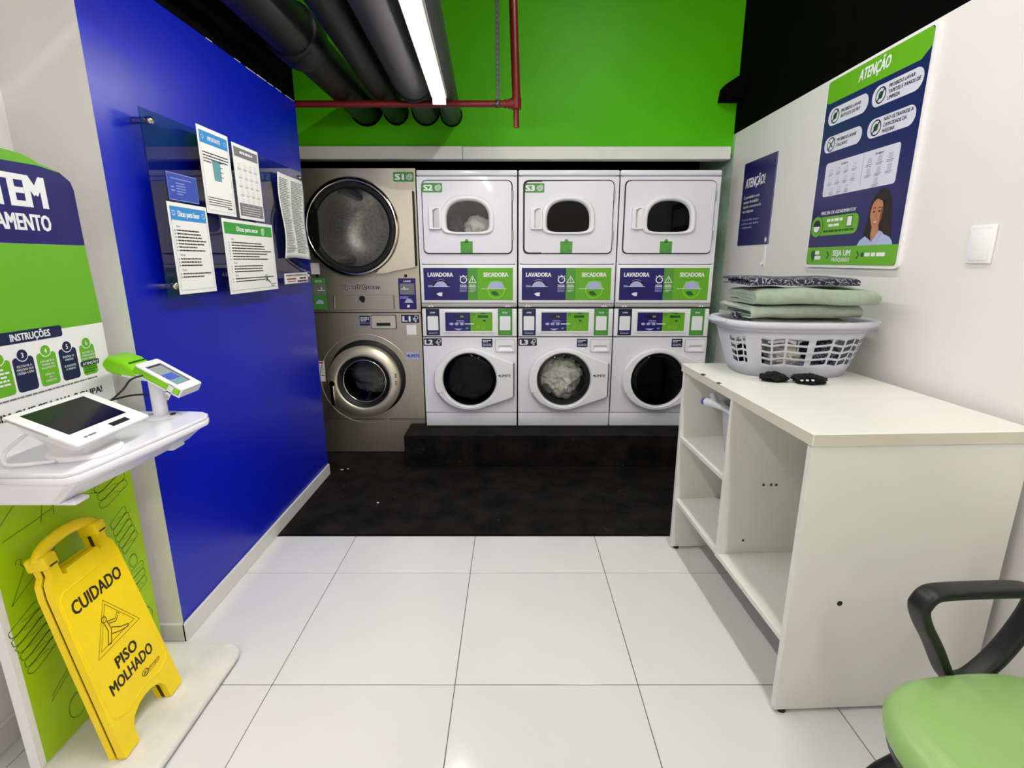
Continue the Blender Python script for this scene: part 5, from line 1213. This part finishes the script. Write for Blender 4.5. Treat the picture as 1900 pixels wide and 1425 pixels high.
tag(wad('patterned_cloth', 'denim_print', (BX-0.258, BY-0.075, BZ+0.245), 0.022, 0.03, 0.016, 61, 0.3, 2.0), 'corner of patterned cloth peeking over the basket rim', 'clothes')
for i, (x, y, rx_, s_, lb) in enumerate(((1.024, 1.968, 0.056, 71, 'crumpled black sock lying on the counter under the basket edge'), (1.136, 1.922, 0.060, 77, 'crumpled black sock with a pale logo next to the other sock'))):
    so = thing('sock', lb, 'sock', (x, y, BZ+0.0005), R(-20), 'black socks on the counter')
    wad('knit', 'cloth_black', (0, 0, 0.016), rx_, 0.044 + 0.006*i, 0.026, s_, 0.62, 1.7, so, fold=3.4, flat=-0.0155)
    if i:
        for k in range(3): MB().box(-0.030+0.018*k, -0.020+0.018*k, -0.034-0.002*k, -0.028, 0.0125+0.002*k, 0.0185+0.002*k, 0.001, 1).build('logo_mark', 'poster_lilac', so)

# ------------------------------------------------------------------ green armchair
ch = thing('armchair', 'pale green upholstered chair with black loop armrests by the counter', 'chair', (1.03, 0.755, 0.0), R(6))
# local: chair faces -x
def seat_loop(a_, b_, z, e=3.0, dx=0.0): return [(x+dx, y, z + 0.012*(1-((x)/0.25)**2)*0) for x, y in sup(0, 0, a_, b_, e, 64)]
st = MB().loft([seat_loop(0.205, 0.195, 0.415), seat_loop(0.235, 0.222, 0.420), seat_loop(0.250, 0.236, 0.436), seat_loop(0.254, 0.240, 0.452), seat_loop(0.248, 0.234, 0.470), seat_loop(0.232, 0.218, 0.482), seat_loop(0.19, 0.176, 0.488), seat_loop(0.10, 0.09, 0.487)], True, True)
st.v = [(x, y, z - (0.020*max(0, (-x-0.14)/0.11)**2 if x < -0.14 else 0)) for x, y, z in st.v]
st.build('seat', 'chair_green', ch)
sb = MB().loft([seat_loop(0.22, 0.21, 0.402), seat_loop(0.243, 0.230, 0.408), seat_loop(0.247, 0.234, 0.428)], True, True)
sb.v = [(x, y, z - (0.020*max(0, (-x-0.14)/0.11)**2 if x < -0.14 else 0)) for x, y, z in sb.v]
sb.build('seat_shell', 'black_plastic', ch)
for s in (1, -1):
    yy = 0.262*s
    P = [(-0.085, yy, 0.640), (-0.070, yy, 0.664), (-0.040, yy, 0.672), (0.06, yy, 0.670), (0.16, yy, 0.664), (0.200, yy, 0.652), (0.212, yy, 0.622), (0.190, yy, 0.560), (0.150, yy, 0.490), (0.105, yy, 0.440), (0.075, yy, 0.424), (0.040, yy, 0.428), (0.012, yy, 0.460), (-0.030, yy, 0.535), (-0.070, yy, 0.598)]
    Q = P + P[:3]
    sp_ = smooth_path(P + [P[0], P[1]], 5)[:-5]
    MB().strap(sp_, 0.048, 0.024, (0, 1, 0), closed=True).build('armrest', 'black_plastic', ch)
    MB().box(0.03, 0.13, min(yy, yy-0.06*s), max(yy, yy-0.06*s), 0.404, 0.424, 0.004, 2).build('arm_bracket', 'black_plastic', ch)
bk_ = MB().loft([[(0.262 + dx, y, z) for y, z in sup(0, 0.74, a_, b_, 3.2, 48)] for a_, b_, dx in ((0.18, 0.17, -0.004), (0.205, 0.195, 0.006), (0.212, 0.202, 0.024), (0.205, 0.195, 0.042), (0.18, 0.17, 0.05))], True, True)
bk_.build('backrest', 'chair_green', ch)
MB().strap(smooth_path([(0.10, 0, 0.398), (0.22, 0, 0.398), (0.29, 0, 0.42), (0.325, 0, 0.50), (0.325, 0, 0.66), (0.318, 0, 0.74)]), 0.07, 0.012, (0, 1, 0)).build('back_bar', 'black_plastic', ch)
for sx in (-1, 1):
    for sy in (-1, 1):
        MB().tube([(sx*0.125, sy*0.130, 0.405), (sx*0.20, sy*0.165, 0.30), (sx*0.285, sy*0.20, 0.15), (sx*0.345, sy*0.225, 0.0)], [0.021, 0.020, 0.017, 0.014], 12).build('leg', 'black_plastic', ch)
MB().box(-0.15, 0.15, -0.15, 0.15, 0.388, 0.404, 0.004, 2).build('under_frame', 'black_plastic', ch)
